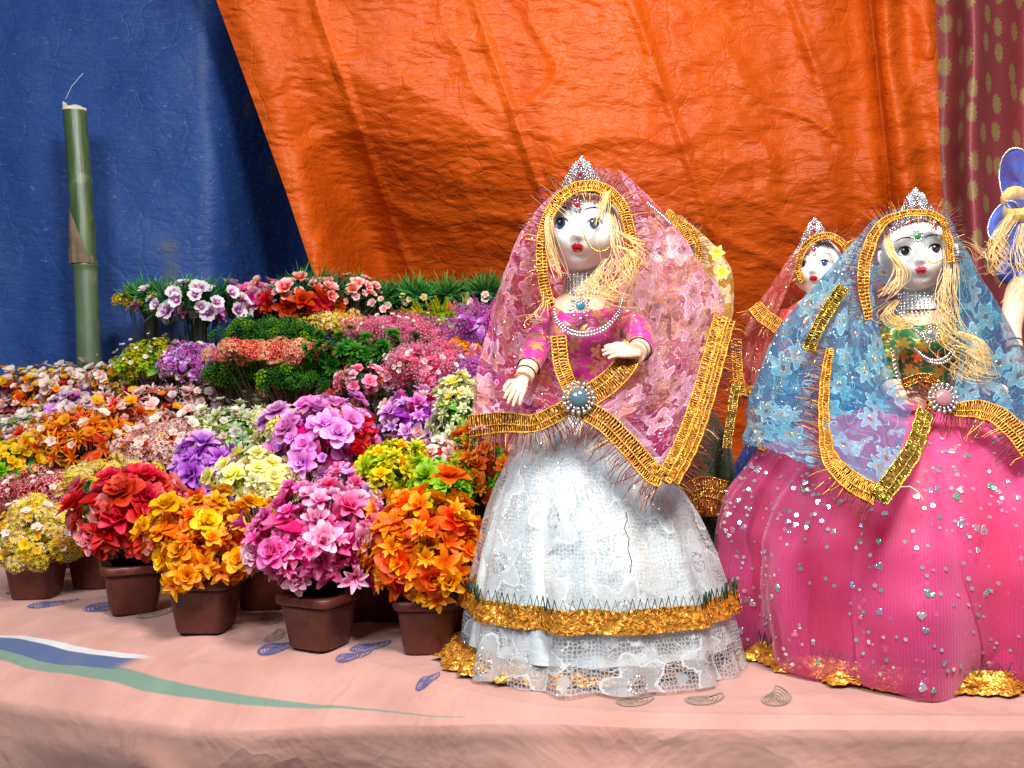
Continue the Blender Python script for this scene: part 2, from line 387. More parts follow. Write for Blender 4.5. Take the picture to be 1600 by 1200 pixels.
def paisley(px, py, rot, size, ink):
    d = CZ*F/(py-600)
    for _ in range(6):
        x = (px-800)/F*d; d = (CZ-surfz(x, d))*F/(py-600)
    x0 = (px-800)/F*d; y0 = d
    mb = MB(); cr, sr = math.cos(rot), math.sin(rot)
    def tp(u, v):
        X = x0+(u*cr-v*sr)*size*.72; Y = y0+(u*sr+v*cr)*size*.85
        return (X, Y, surfz(X, Y)+.0016)
    def outline(k, n=34):
        pts = []
        for i in range(n+1):
            a = 2*math.pi*i/n; r = .5*k
            u = math.cos(a)*r*1.0; v = math.sin(a)*r*.72
            tail = max(0, math.cos(a-0.2))**3
            u += tail*.55*k; v += tail*tail*.42*k
            pts.append((u-.12, v))
        return pts
    def strip(pts, w):
        A = []; B = []
        for i, (u, v) in enumerate(pts):
            p = pts[max(i-1, 0)]; q = pts[min(i+1, len(pts)-1)]; tx, ty = q[0]-p[0], q[1]-p[1]; l = math.hypot(tx, ty) or 1
            A.append(tp(u-ty/l*w, v+tx/l*w)); B.append(tp(u+ty/l*w, v-tx/l*w))
        mb.grid([A, B])
    for k, w in ((1, .028), (.78, .018), (.56, .02), (.34, .02), (.15, .03)): strip(outline(k), w)
    o = outline(1.0)
    for i in range(2, len(o)-1, 1):
        u, v = o[i]; l = math.hypot(u+.05, v) or 1
        strip([(u, v), (u+(u+.05)/l*.10, v+v/l*.10)], .016)
    o = mb.build('paisley_print', ink, cloth, sm=False); return o
for a in [(170, 948, .4, .075, inkb), (75, 945, .2, .06, inkb), (245, 958, .9, .065, inkg), (150, 903, .5, .055, inkg), (95, 885, .1, .05, inkg),
          (425, 967, 1.6, .06, inkg), (432, 1012, .2, .05, inkb), (575, 1012, .3, .05, inkb), (548, 1026, .1, .040, inkb), (430, 995, 1.2, .04, inkg),
          (668, 1062, .5, .03, inkb), (1100, 1095, .2, .045, inkg), (990, 1098, .1, .04, inkg),  (1215, 1092, .8, .05, inkg), (35, 925, .6, .05, inkb), (735, 1010, .4, .05, inkb)]:
    try: paisley(*a)
    except Exception: pass
gb = MB(); gb.grid([[(-6, -2, -.80), (6, -2, -.80)], [(-6, 6, -.80), (6, 6, -.80)]])
tag(gb.build('ground', plain('trodden_earth', (.12, .09, .07), .9, 0, .5, 20, .3)), kind='structure')

# ------------------------------------------------------------------ hanging sheets
def tarpm(name, c1, c2, stain=None, sc=1., bumpk=.8, trans=.0, rough=.5, vert=None):
    n = NT(name); o = n.n('NewGeometry').outputs['Position']
    big = n.noise(n.vm('MULTIPLY', o, (1., 1., .5)), 2.6*sc, 7, .62).outputs[0]
    c = n.mix(n.rng(big, .3, .7), c1, c2)
    fib = n.noise(n.vm('MULTIPLY', o, (1., 1., 7.)), 22., 4, .6).outputs[0]
    c = n.mix(n.rng(fib, .45, .75, 0., .35), c, tuple(min(1, x*1.25+.01) for x in c2))
    if stain:
        st = n.noise(n.vm('MULTIPLY', o, (1.6, 1., .9)), 3.4, 7, .68).outputs[0]
        c = n.mix(n.rng(st, .56, .70, 0., .65), c, stain)
        scr = n.noise(n.vm('MULTIPLY', o, (.6, 1., 1.5)), 60., 3, .8).outputs[0]
        c = n.mix(n.rng(scr, .62, .76, 0., .45), c, (.25, .33, .42))
    if vert: # broad woven stripes that belong to the cloth
        x = n.sep(o)[0]
        c = n.mix(n.rng(n.math('SINE', n.math('MULTIPLY', n.math('ADD', x, n.math('MULTIPLY', n.sep(o)[2], .06)), 16.)), .55, .8, 0., .35), c, vert)
    cr = n.vor(n.vm('ADD', o, n.vm('SCALE', n.noise(o, 5., 3).outputs['Color'], sc=.22)), 7., 'DISTANCE_TO_EDGE', 1., '3D').outputs['Distance']
    cr2 = n.vor(n.vm('ADD', n.vm('MULTIPLY', o, (1., 1., 2.0)), n.vm('SCALE', n.noise(o, 9., 3).outputs['Color'], sc=.16)), 17., 'DISTANCE_TO_EDGE', 1., '3D').outputs['Distance']
    h = n.math('ADD', n.math('MULTIPLY', n.rng(cr, 0., .05, 0., 1.), .16), n.math('MULTIPLY', n.rng(cr2, 0., .10), .10))
    h = n.math('ADD', h, n.math('MULTIPLY', n.math('ABSOLUTE', n.math('SUBTRACT', n.noise(n.vm('MULTIPLY', o, (.7, 1., 1.9)), 9., 5, .6, '3D', .5).outputs[0], .5)), 2.2))
    h = n.math('ADD', h, n.math('MULTIPLY', n.noise(n.vm('MULTIPLY', o, (.8, 1., 2.6)), 26., 6, .60, '3D', .4).outputs[0], .42))
    p = n.pbr(Base_Color=c, Roughness=rough, Normal=n.bump(h, bumpk, .012), Specular_IOR_Level=.22)
    if trans:
        t = n.n('BsdfTranslucent'); n.put(t.inputs[0], c); p = n.ms(trans, p, t.outputs[0])
    return n.done(p)
def sheet(name, left, right, top, bot, dfun, mat, nx, nz, label, cat, hemfun=None):
    # left/right: functions of t (0 top..1 bottom) giving px ; top/bot functions of s giving py
    P2 = []; UV = []
    for j in range(nz+1):
        t = j/nz; r = []; u = []
        for i in range(nx+1):
            s = i/nx; px = left(t)*(1-s)+right(t)*s; py = top(s)*(1-t)+bot(s)*t
            q = P(px, py, 2.6); d = dfun(q.x, q.z, s, t)
            q = P(px, py, d); r.append((q.x, d, q.z)); u.append(((u[-1][0]+math.hypot(r[-1][0]-r[-2][0], r[-1][1]-r[-2][1])) if u else q.x, q.z))
        P2.append(r); UV.append(u)
    mb = MB(); mb.grid(P2, UV); o = mb.build(name, mat); tag(o, label, cat); return o
ff = lambda x, z, k, o=0: noise.noise(Vector((x*k, z*k, o)))
blue_m = tarpm('worn_blue_tarpaulin', (.009, .032, .15), (.018, .058, .21), (.10, .085, .05), 1.4, .32)
def blue_d(x, z, s, t): return 2.76+.55*smooth((x+.82)/.34)+.03*ff(x, z*.3, 1.6)+.012*ff(x, z, 5, 3)+.005*ff(x, z, 16, 5)
bt = sheet('blue_tarpaulin', lambda t: -520, lambda t: 1700, lambda s: -420, lambda s: 1350, blue_d, blue_m, 180, 120,
           'worn dark blue tarpaulin wall behind the bamboo post', 'tarpaulin')
org_m = tarpm('orange_polythene', (.48, .066, .003), (.56, .088, .004), None, 2.0, .50, .12, .45, vert=(.42, .052, .003))
def org_left(t):
    py = -300+t*740
    return interp(py, [-300, 0, 170, 300, 435, 700], [215, 338, 400, 447, 492, 560])
def org_d(x, z, s, t):
    fold = .030*math.exp(-((s-.035)/.03)**2)
    b = smooth((t-.50)/.50)*smooth(s/.14)
    crease = abs(ff(x+.3*z, z*1.2, 4.2, 2))
    d = 2.64+.045*ff(x, z*.3, 2.1, 7)-.010*(1-min(1, crease*5))+.008*ff(x, z*1.8, 9, 1)+.007*abs(ff(x*.8, z*2.4, 20, 4))+.003*ff(x*.7, z*2, 42, 9)
    # gathers near the right edge
    sl = s-(.905+.030*smooth(t*1.2))
    g = smooth(sl/.006)
    d += .035*math.exp(-(sl/.012)**2) - .075*g + g*.014*math.cos(sl*110+2.*t+3.5*ff(x, z, 2)) + smooth((s-.68)/.15)*(1-g)*.011*math.sin(s*38+6*ff(x, z*.4, 2))
    d += b*.46 - fold - .10*(1-t)
    # long pulled creases running down from the upper corner
    d -= .012*max(0, 1-abs(math.sin((x*1.0+z*.35)*7.5+.3))*6)*(1-smooth((s-.8)/.1))
    return d
og = sheet('orange_sheet', org_left, lambda t: interp(t, [0, .3, .6, 1], [1458, 1463, 1472, 1462]), lambda s: -300, lambda s: interp(s, [0, .06, .3, .6, 1], [440, 452, 600, 760, 800]), org_d, org_m, 420, 260,
           'crumpled bright orange plastic sheet hanging behind the dolls', 'sheet')
def curtm():
    n = NT('maroon_brocade'); uv = n.uv(); o = uv
    vo = n.vor(n.vm('MULTIPLY', uv, (1., .8, 1.)), 12., 'F1', .6); dv = n.vm('SUBTRACT', n.vm('MULTIPLY', uv, (1., .8, 1.)), vo.outputs['Position']); sx, sy, _ = n.sep(dv)
    rr = n.math('MULTIPLY', n.vm('LENGTH', dv), 12.); ang = n.math('ARCTAN2', sy, sx)
    saw = n.math('PINGPONG', n.math('MULTIPLY', ang, 4.3), 1.)
    rad = n.math('ADD', .20, n.math('ADD', n.math('MULTIPLY', saw, .10), n.math('MULTIPLY', n.math('SINE', n.math('ADD', ang, .8)), .08)))
    m = n.rng(n.math('SUBTRACT', rr, rad), -.02, .02, 1., 0.)
    grain = n.noise(n.vm('MULTIPLY', uv, (1., 2.5, 1.)), 120., 2).outputs[0]
    m = n.math('MULTIPLY', m, n.rng(grain, .35, .5, .5, 1.))
    c = n.mix(m, n.mix(n.rng(grain, .4, .7), (.32, .05, .06), (.40, .085, .10)), (.40, .27, .11))
    wv = n.math('SINE', n.math('MULTIPLY', n.math('ADD', n.sep(uv)[0], n.sep(uv)[1]), 700.))
    return n.done(n.pbr(Base_Color=c, Roughness=.5, Normal=n.bump(grain, .4, .003)))
def cur_d(x, z, s, t):
    ph = s*26+.8*ff(x, z, 2.5); a = 1-smooth((s-.35)/.25)
    return 2.80+(.08*math.sin(ph)+.02*math.sin(ph*2.3+1))*(.15+.85*a)+.01*ff(x, z, 6)
ct = sheet('maroon_curtain', lambda t: 1425, lambda t: 2000, lambda s: -300, lambda s: 1300, cur_d, curtm(), 160, 60,
           'maroon curtain with gold leaf motifs at the right side', 'curtain')

# ------------------------------------------------------------------ bamboo post
def bamboo():
    top = P(114, 172, 2.60); bot = P(142, 640, 2.60)
    root = thing('bamboo_post', 'cut green bamboo post leaning before the blue tarpaulin', 'post', (bot.x+.03, 2.60, -.8))
    n = NT('green_bamboo'); o = n.uv(); z = n.sep(o)[0]
    pz = n.sep(n.n('NewGeometry').outputs['Position'])[2]
    st = n.noise(n.vm('MULTIPLY', n.n('NewGeometry').outputs['Position'], (1., 1., .07)), 70., 4, .6).outputs[0]
    bl = n.noise(n.n('NewGeometry').outputs['Position'], 14., 4).outputs[0]
    c = n.mix(n.rng(st, .35, .7), (.030, .062, .020), (.072, .115, .038))
    c = n.mix(n.rng(bl, .58, .75, 0., .6), c, (.22, .22, .12))
    c = n.mix(n.math('MULTIPLY', n.rng(pz, .64, .70, 1., 0.), .6), c, (.09, .13, .085))
    gm = n.done(n.pbr(Base_Color=c, Roughness=.38, Normal=n.bump(st, .3, .004)))
    axis = (top-bot)
    def pt(t): return bot+axis*t + Vector((.008*math.sin(t*2.6), 0, 0))
    node_t = (640-415)/(640-172)
    mb = MB(); prs = []; rr = []
    for i in range(61):
        t = -1.1+2.1*i/60
        r = .0315-.0025*t
        r += .004*math.exp(-((t-node_t)/.012)**2)-.0015*math.exp(-((t-node_t-.03)/.012)**2)
        prs.append(pt(t)); rr.append(r)
    extra = sorted(set([node_t+k*.008 for k in range(-4, 5)]))
    allp = sorted([(t, None) for t in extra]+[(-1.1+2.1*i/60, None) for i in range(61)])
    prs = []; rr = []
    for t, _ in allp:
        prs.append(pt(t)); rr.append(.0315-.0025*t+.004*math.exp(-((t-node_t)/.010)**2)-.0015*math.exp(-((t-node_t-.03)/.012)**2))
    mb.tube(prs, rr, 28, cap=False); mb.build('culm', gm, root)
    # ragged pale cut rim
    mb = MB(); c0 = pt(1.0); rows = [[], [], [], []]
    for k in range(28):
        a = 2*math.pi*k/28; jag = .004+.010*abs(noise.noise(Vector((math.cos(a)*2, math.sin(a)*2, 3))))+(.018 if k in (13, 14, 15) else 0)
        for q, (r, z) in enumerate(((.0292, -.004), (.0292, jag), (.023, jag*.8), (.023, -.03))):
            rows[q].append(c0+Vector((math.cos(a)*r, math.sin(a)*r, z)))
    mb.grid(rows, None, 0, True)
    mb.build('cut_rim', plain('pale_split_fibre', (.62, .58, .44), .8, 0, .6, 200, .2), root)
    # dry husk above the joint
    mb = MB(); P2 = []
    for i in range(9):
        v = i/8; row = []
        for k in range(13):
            u = k/12; a = R(200)+R(130)*u
            hgt = .15*(1-abs(u-.25)*1.5) if u > .25 else .15*(.55+u*1.8)
            hgt = max(.02, hgt)
            r = .0315+.0025+.006*(1-v)*(.5+.5*math.sin(k*2.1))
            c = pt(node_t+.005+v*hgt/axis.length)
            row.append(c+Vector((math.cos(a)*r, math.sin(a)*r, 0)))
        P2.append(row)
    mb.grid(P2); mb.build('dry_husk', plain('dry_bamboo_husk', (.15, .10, .055), .8, 0, .7, 90, .5), root)
    mb = MB(); mb.tube([pt(1)+Vector((-.01, -.03, .02)), pt(1)+Vector((.01, -.04, .05)), pt(1)+Vector((.04, -.04, .085))], .0006, 4); mb.build('fibre', plain('white_fibre', (.7, .7, .7), .6), root)
bamboo()

# ------------------------------------------------------------------ flower pieces (unit size, axis +Z)
def petal(mb, L, Wd, e0, e1, az, cup=.25, tw=0., nl=6, nw=3, shape=1.0, tipn=0., base=(0, 0, 0), notch=0., v0=0., wave=0.):
    rows = []; UV = []; r = 0.; z = 0.; ca, sa = math.cos(az), math.sin(az)
    prev = 0
    for i in range(nl+1):
        t = i/nl
        if i:
            e = R(e0+(e1-e0)*((t+prev)/2)); st = L*(t-prev); r += math.cos(e)*st; z += math.sin(e)*st
        prev = t
        w = Wd*.5*max(.08, math.sin(math.pi*min(.96, .07+.93*t**(1/shape))))**(.55 if shape < 1 else .8)
        if tipn: w *= (1-t)**tipn+.03
        e = R(e0+(e1-e0)*t); nx, nz = -math.sin(e), math.cos(e)
        row = []; u = []
        for j in range(nw):
            s = (j/(nw-1))*2-1; off = cup*s*s*w + wave*w*math.sin(s*5+t*6)
            tt = tw*s*w
            rr = r+nx*(off+tt); zz = z+nz*(off+tt)
            if notch and i == nl: rr += math.cos(e)*(-notch*L*(1-abs(s)))
            y = s*w
            row.append((base[0]+rr*ca-y*sa, base[1]+rr*sa+y*ca, base[2]+zz)); u.append((s*.5+.5, v0+(1-v0)*t))
        rows.append(row); UV.append(u)
    mb.grid(rows, UV)
rnd = random.Random(3)
def ring(mb, n, L, Wd, e0, e1, off=0., jit=.12, **kw):
    for k in range(n):
        petal(mb, L*rnd.uniform(1-jit, 1+jit), Wd, e0+rnd.uniform(-8, 8), e1+rnd.uniform(-12, 12), off+2*math.pi*k/n+rnd.uniform(-.12, .12), tw=rnd.uniform(-.2, .2), **kw)
def k_rose():
    m = MB()
    ring(m, 3, .45, .40, 86, 110, 0, cup=.9, shape=.8); ring(m, 4, .55, .50, 75, 92, .5, cup=.8, shape=.7)
    ring(m, 5, .70, .62, 62, 60, .2, cup=.55, shape=.65, wave=.1); ring(m, 5, .90, .78, 45, 25, .8, cup=.4, shape=.6, wave=.12); ring(m, 5, 1.05, .85, 25, -10, .3, cup=.3, shape=.6, wave=.14)
    return m
def k_magnolia():
    m = MB(); ring(m, 4, .75, .6, 80, 75, 0, cup=.7, shape=.8); ring(m, 5, .95, .62, 55, 40, .4, cup=.5, shape=.8); ring(m, 5, 1.1, .6, 30, 8, .9, cup=.45, shape=.9)
    for k in range(6): petal(m, .5, .05, 80, 60, k*1.05, nl=3)
    return m
def k_blossom():
    m = MB(); ring(m, 5, 1., .85, 50, 5, 0, cup=.35, shape=.55, nl=4, notch=.12); ring(m, 5, .5, .30, 70, 60, .6, nl=3, cup=.4)
    return m
def k_lily():
    m = MB(); ring(m, 6, 1.1, .42, 72, 10, 0, cup=.6, shape=1.0); ring(m, 5, .7, .05, 80, 62, .3, nl=3)
    ring(m, 3, .85, .35, 60, 20, .5, cup=.5)
    return m
def k_spider():
    m = MB(); ring(m, 8, 1.05, .22, 60, 0, 0, cup=.5, jit=.2, shape=1.2); ring(m, 6, .8, .2, 78, 40, .3, cup=.5, jit=.2); return m
def k_tulip():
    m = MB(); ring(m, 3, 1.1, .75, 62, 108, 0, cup=.75, shape=.85); ring(m, 3, 1.15, .8, 50, 95, 1.05, cup=.65, shape=.9); ring(m, 3, .9, .4, 15, -15, .4, cup=.3, shape=1.1); return m
def k_leafy():
    m = MB(); ring(m, 5, .75, .40, 70, 55, 0, cup=.35, shape=.85, nl=4); ring(m, 6, 1., .42, 45, 15, .5, cup=.3, shape=.85, nl=4); ring(m, 4, .9, .38, 10, -25, .1, cup=.3, shape=.9, nl=4); return m
def k_pointleaf():
    m = MB(); ring(m, 4, .9, .45, 60, 30, 0, cup=.3, shape=1.1, nl=5); ring(m, 5, 1.15, .5, 35, 0, .5, cup=.3, shape=1.1, nl=5); return m
def k_grass():
    m = MB()
    for ly, (nn, e) in enumerate(((7, 80), (12, 62), (14, 42), (10, 22))):
        for k in range(nn):
            petal(m, rnd.uniform(.75, 1.15), .085, e+rnd.uniform(-8, 8), e-rnd.uniform(10, 45), 2*math.pi*k/nn+ly+rnd.uniform(-.2, .2), cup=.5, nl=4, shape=.9, tipn=.35, nw=3)
    return m
def mini(n=5, L=1, Wd=.8, e0=35, e1=5): m = MB(); ring(m, n, L, Wd, e0, e1, 0, cup=.25, nl=2, shape=.6); return m
def dome_pts(n, lo=-.1):
    out = []
    for i in range(n):
        z = 1-(1-lo)*(i+.5)/n; a = i*2.399963; r = math.sqrt(max(0, 1-z*z)); out.append(Vector((r*math.cos(a), r*math.sin(a), z)))
    return out
def orient(p, dirv, sc, spin):
    q = Vector((0, 0, 1)).rotation_difference(dirv.normalized()); return Matrix.Translation(p) @ q.to_matrix().to_4x4() @ Matrix.Rotation(spin, 4, 'Z') @ Matrix.Diagonal((sc, sc, sc, 1))
def k_cluster(n=16, s=.30, pet=4, wd=.8, e0=35, e1=0):
    m = MB()
    for p in dome_pts(n, .0):
        q = Vector((p.x, p.y, p.z*.8))*rnd.uniform(.82, 1.02)
        m.add(mini(pet, 1, wd, e0, e1), orient(q, p+Vector((rnd.uniform(-.3, .3), rnd.uniform(-.3, .3), .2)), s*rnd.uniform(.8, 1.15), rnd.random()*6))
        m.tube([(0, 0, -.3), q*.5+Vector((0, 0, -.1)), q*.97], .018, 3, cap=False, v=.0)
    return m
def k_parsley():
    m = MB()
    for p in dome_pts(26, -.1):
        q = Vector((p.x, p.y, p.z*.7))*rnd.uniform(.7, 1.05); m.add(mini(3, 1, .75, 55, 25), orient(q, p+Vector((0, 0, .3)), .22*rnd.uniform(.8, 1.3), rnd.random()*6))
        m.tube([(0, 0, -.4), q*.6, q], .014, 3, cap=False, v=.0)
    return m
def k_rosette():
    m = MB()
    for nn, L, e in ((4, .4, 85), (6, .6, 68), (8, .8, 50), (9, .95, 30), (9, 1.0, 8)): ring(m, nn, L, .34, e, e-12, nn, cup=.45, shape=.75, nl=3)
    return m
def k_spike():
    m = MB(); m.tube([(0, 0, -.8), (0, 0, 1.1)], .03, 4, cap=False, v=0.)
    for i in range(30):
        z = -.1+1.25*i/30; L = .42*(1-.75*i/30)
        petal(m, L, .13, 35, 50, i*2.4, base=(0, 0, z), nl=2, cup=.2)
    return m
KIND = {'rose': k_rose, 'magnolia': k_magnolia, 'blossom': k_blossom, 'lily': k_lily, 'spider': k_spider, 'tulip': k_tulip, 'leafy': k_leafy, 'pointleaf': k_pointleaf,
        'grass': k_grass, 'cluster': k_cluster, 'fuzzy': lambda: k_cluster(30, .22, 5, .3, 70, 20), 'pompon': lambda: k_cluster(20, .36, 7, .35, 40, 0), 'parsley': k_parsley, 'rosette': k_rosette, 'spike': k_spike}
PNAME = {'rose': 'rose', 'magnolia': 'flower', 'blossom': 'flower', 'lily': 'flower', 'spider': 'flower', 'tulip': 'bud', 'leafy': 'leaf_cluster', 'pointleaf': 'leaf_cluster', 'grass': 'grass_tuft',
         'cluster': 'flower_head', 'fuzzy': 'flower_head', 'pompon': 'flower_head', 'parsley': 'leaf_sprig', 'rosette': 'leaf_rosette', 'spike': 'flower_spike'}
KMB = {k: f() for k, f in KIND.items()}
def foliage_mb():
    m = MB()
    for i, p in enumerate(dome_pts(44, -.5)):
        q = p*rnd.uniform(.35, .8); mm = MB(); petal(mm, .45, .26, 20, -10, 0, cup=.2, nl=3, shape=1.)
        m.add(mm, orient(q, p+Vector((rnd.uniform(-.6, .6), rnd.uniform(-.6, .6), rnd.uniform(-.2, .6))), 1, rnd.random()*6))
    return m
FOL = foliage_mb()
def pot_meshes():
    def ringp(h, z, n=40, e=5.2):
        out = []
        for k in range(n):
            a = 2*math.pi*k/n+.01; c, s = math.cos(a), math.sin(a)
            out.append((h*math.copysign(abs(c)**(2/e), c), h*math.copysign(abs(s)**(2/e), s), z))
        return out
    b = MB(); b.grid([ringp(.001, 0), ringp(.0325, 0), ringp(.034, .003), ringp(.043, .062), ringp(.044, .0635)], None, 0, True)
    r = MB(); r.grid([ringp(.0435, .0615), ringp(.0485, .063), ringp(.0495, .0655), ringp(.0495, .0735), ringp(.0485, .075), ringp(.0315, .075), ringp(.0445, .073), ringp(.0435, .058)], None, 0, True)
    s = MB(); s.grid([ringp(.0435, .064), ringp(.02, .066), ringp(.001, .066)], None, 0, True)
    return b.mesh('pot', [M['pot']]), r.mesh('rim', [M['pot']]), s.mesh('pot_filling', [M['soil']])
POT, RIM, FILL = pot_meshes()
def link(name, me, parent, loc=(0, 0, 0), rot=None, sc=1.):
    o = bpy.data.objects.new(name, me); o.parent = parent; o.location = loc
    if rot is not None: o.rotation_mode = 'QUATERNION'; o.rotation_quaternion = rot
    o.scale = (sc, sc, sc) if not isinstance(sc, tuple) else sc
    C.objects.link(o); return o
PM = {}
def pm(key):
    if key in PM: return PM[key]
    W_ = (.86, .84, .82)
    T = {
     'redrose': dict(base=(.42, .012, .015), tip=(.82, .12, .12), base2=(.56, .03, .035), tip2=(.86, .38, .38)),
     'redleaf': dict(base=(.35, .012, .012), tip=(.62, .05, .05)),
     'yelorange': dict(base=(.78, .12, .008), tip=(.86, .40, .015), base2=(.82, .26, .01), tip2=(.88, .55, .03)),
     'orangeleaf': dict(base=(.72, .07, .006), tip=(.86, .30, .012)),
     'yellow': dict(base=(.84, .50, .01), tip=(.88, .66, .06), base2=(.84, .46, .01), tip2=(.88, .62, .04)),
     'pinkwhite': dict(base=(.68, .05, .26), tip=(.84, .32, .56), base2=(.74, .12, .38), tip2=(.90, .68, .78)),
     'pinkleaf': dict(base=(.60, .03, .18), tip=(.78, .22, .44)),
     'orange': dict(base=(.78, .07, .008), tip=(.86, .20, .01), base2=(.80, .10, .008), tip2=(.90, .34, .015)),
     'orangeyel': dict(base=(.82, .22, .01), tip=(.90, .52, .03)),
     'whiteyel': dict(base=(.84, .60, .05), tip=(.88, .86, .72), base2=(.84, .56, .04), tip2=(.86, .74, .22)),
     'paleyel': dict(base=(.84, .74, .12), tip=(.88, .86, .60)),
     'purple': dict(base=(.34, .04, .42), tip=(.66, .30, .76), base2=(.50, .14, .60), tip2=(.78, .50, .84)),
     'lilac': dict(base=(.62, .16, .60), tip=(.90, .60, .84), base2=(.72, .22, .60), tip2=(.86, .42, .74)),
     'lavender': dict(base=(.48, .18, .64), tip=(.84, .72, .92), base2=(.56, .18, .62), tip2=(.78, .46, .82)),
     'magenta': dict(base=(.62, .02, .18), tip=(.78, .10, .34)),
     'red': dict(base=(.50, .012, .012), tip=(.70, .03, .02)),
     'yelgreen': dict(base=(.42, .42, .01), tip=(.84, .68, .03), base2=(.30, .42, .02), tip2=(.70, .70, .04)),
     'lime': dict(base=(.12, .34, .02), tip=(.42, .66, .08)),
     'green': dict(base=(.02, .11, .015), tip=(.08, .30, .04), base2=(.02, .09, .012), tip2=(.05, .22, .03)),
     'darkgreen': dict(base=(.008, .05, .012), tip=(.03, .16, .03)),
     'grass': dict(base=(.012, .07, .02), tip=(.13, .42, .09), base2=(.010, .06, .025), tip2=(.05, .24, .07)),
     'cream': dict(base=(.50, .56, .22), tip=(.84, .84, .66)),
     'mint': dict(base=(.18, .40, .16), tip=(.74, .82, .68)),
     'blush': dict(base=(.84, .40, .36), tip=(.93, .82, .79), base2=(.84, .52, .48), tip2=(.94, .90, .88)),
     'redwhite': dict(base=(.62, .03, .04), tip=(.84, .56, .56), base2=(.66, .05, .06), tip2=(.88, .82, .82)),
     'redtipwhite': dict(base=(.72, .05, .025), tip=(.88, .70, .64), base2=(.76, .10, .05), tip2=(.90, .84, .80)),
     'coral': dict(base=(.78, .08, .05), tip=(.92, .44, .36), base2=(.82, .18, .10), tip2=(.93, .68, .60)),
     'peach': dict(base=(.72, .30, .12), tip=(.92, .56, .50), base2=(.70, .36, .14), tip2=(.90, .70, .54)),
     'pink': dict(base=(.84, .16, .34), tip=(.93, .45, .62), base2=(.86, .30, .46), tip2=(.94, .74, .81)),
     'violet': dict(base=(.55, .07, .44), tip=(.82, .38, .70), base2=(.50, .10, .50), tip2=(.84, .60, .80)),
     'white': dict(base=(.80, .62, .55), tip=(.88, .87, .85)),
     'goldor': dict(base=(.80, .26, .01), tip=(.87, .42, .015), base2=(.84, .36, .01), tip2=(.88, .50, .03)),
     'purwhite': dict(base=(.42, .06, .34), tip=(.88, .84, .88), lo=.3, hi=.7),
    }[key]
    PM[key] = petal_mat('petal_'+key, **T); return PM[key]
MC = {}
def kmesh(kind, mat):
    k = (kind, mat)
    if k not in MC: MC[k] = (KMB[kind] if kind != 'foliage' else FOL).mesh(kind+'_'+mat, [pm(mat)])
    return MC[k]
def fan_crown(): pass
prs = random.Random(11)
def solve_d(px, py, Hc):
    best = None
    for i in range(260):
        d = 1.25+i*.005; q = P(px, py, d); e = abs(q.z-ground(q.x, d)-Hc)
        if q.y < edgeA(q.x)+.05: continue
        if best is None or e < best[0]: best = (e, d)
    return best[1]
PLANTS = []
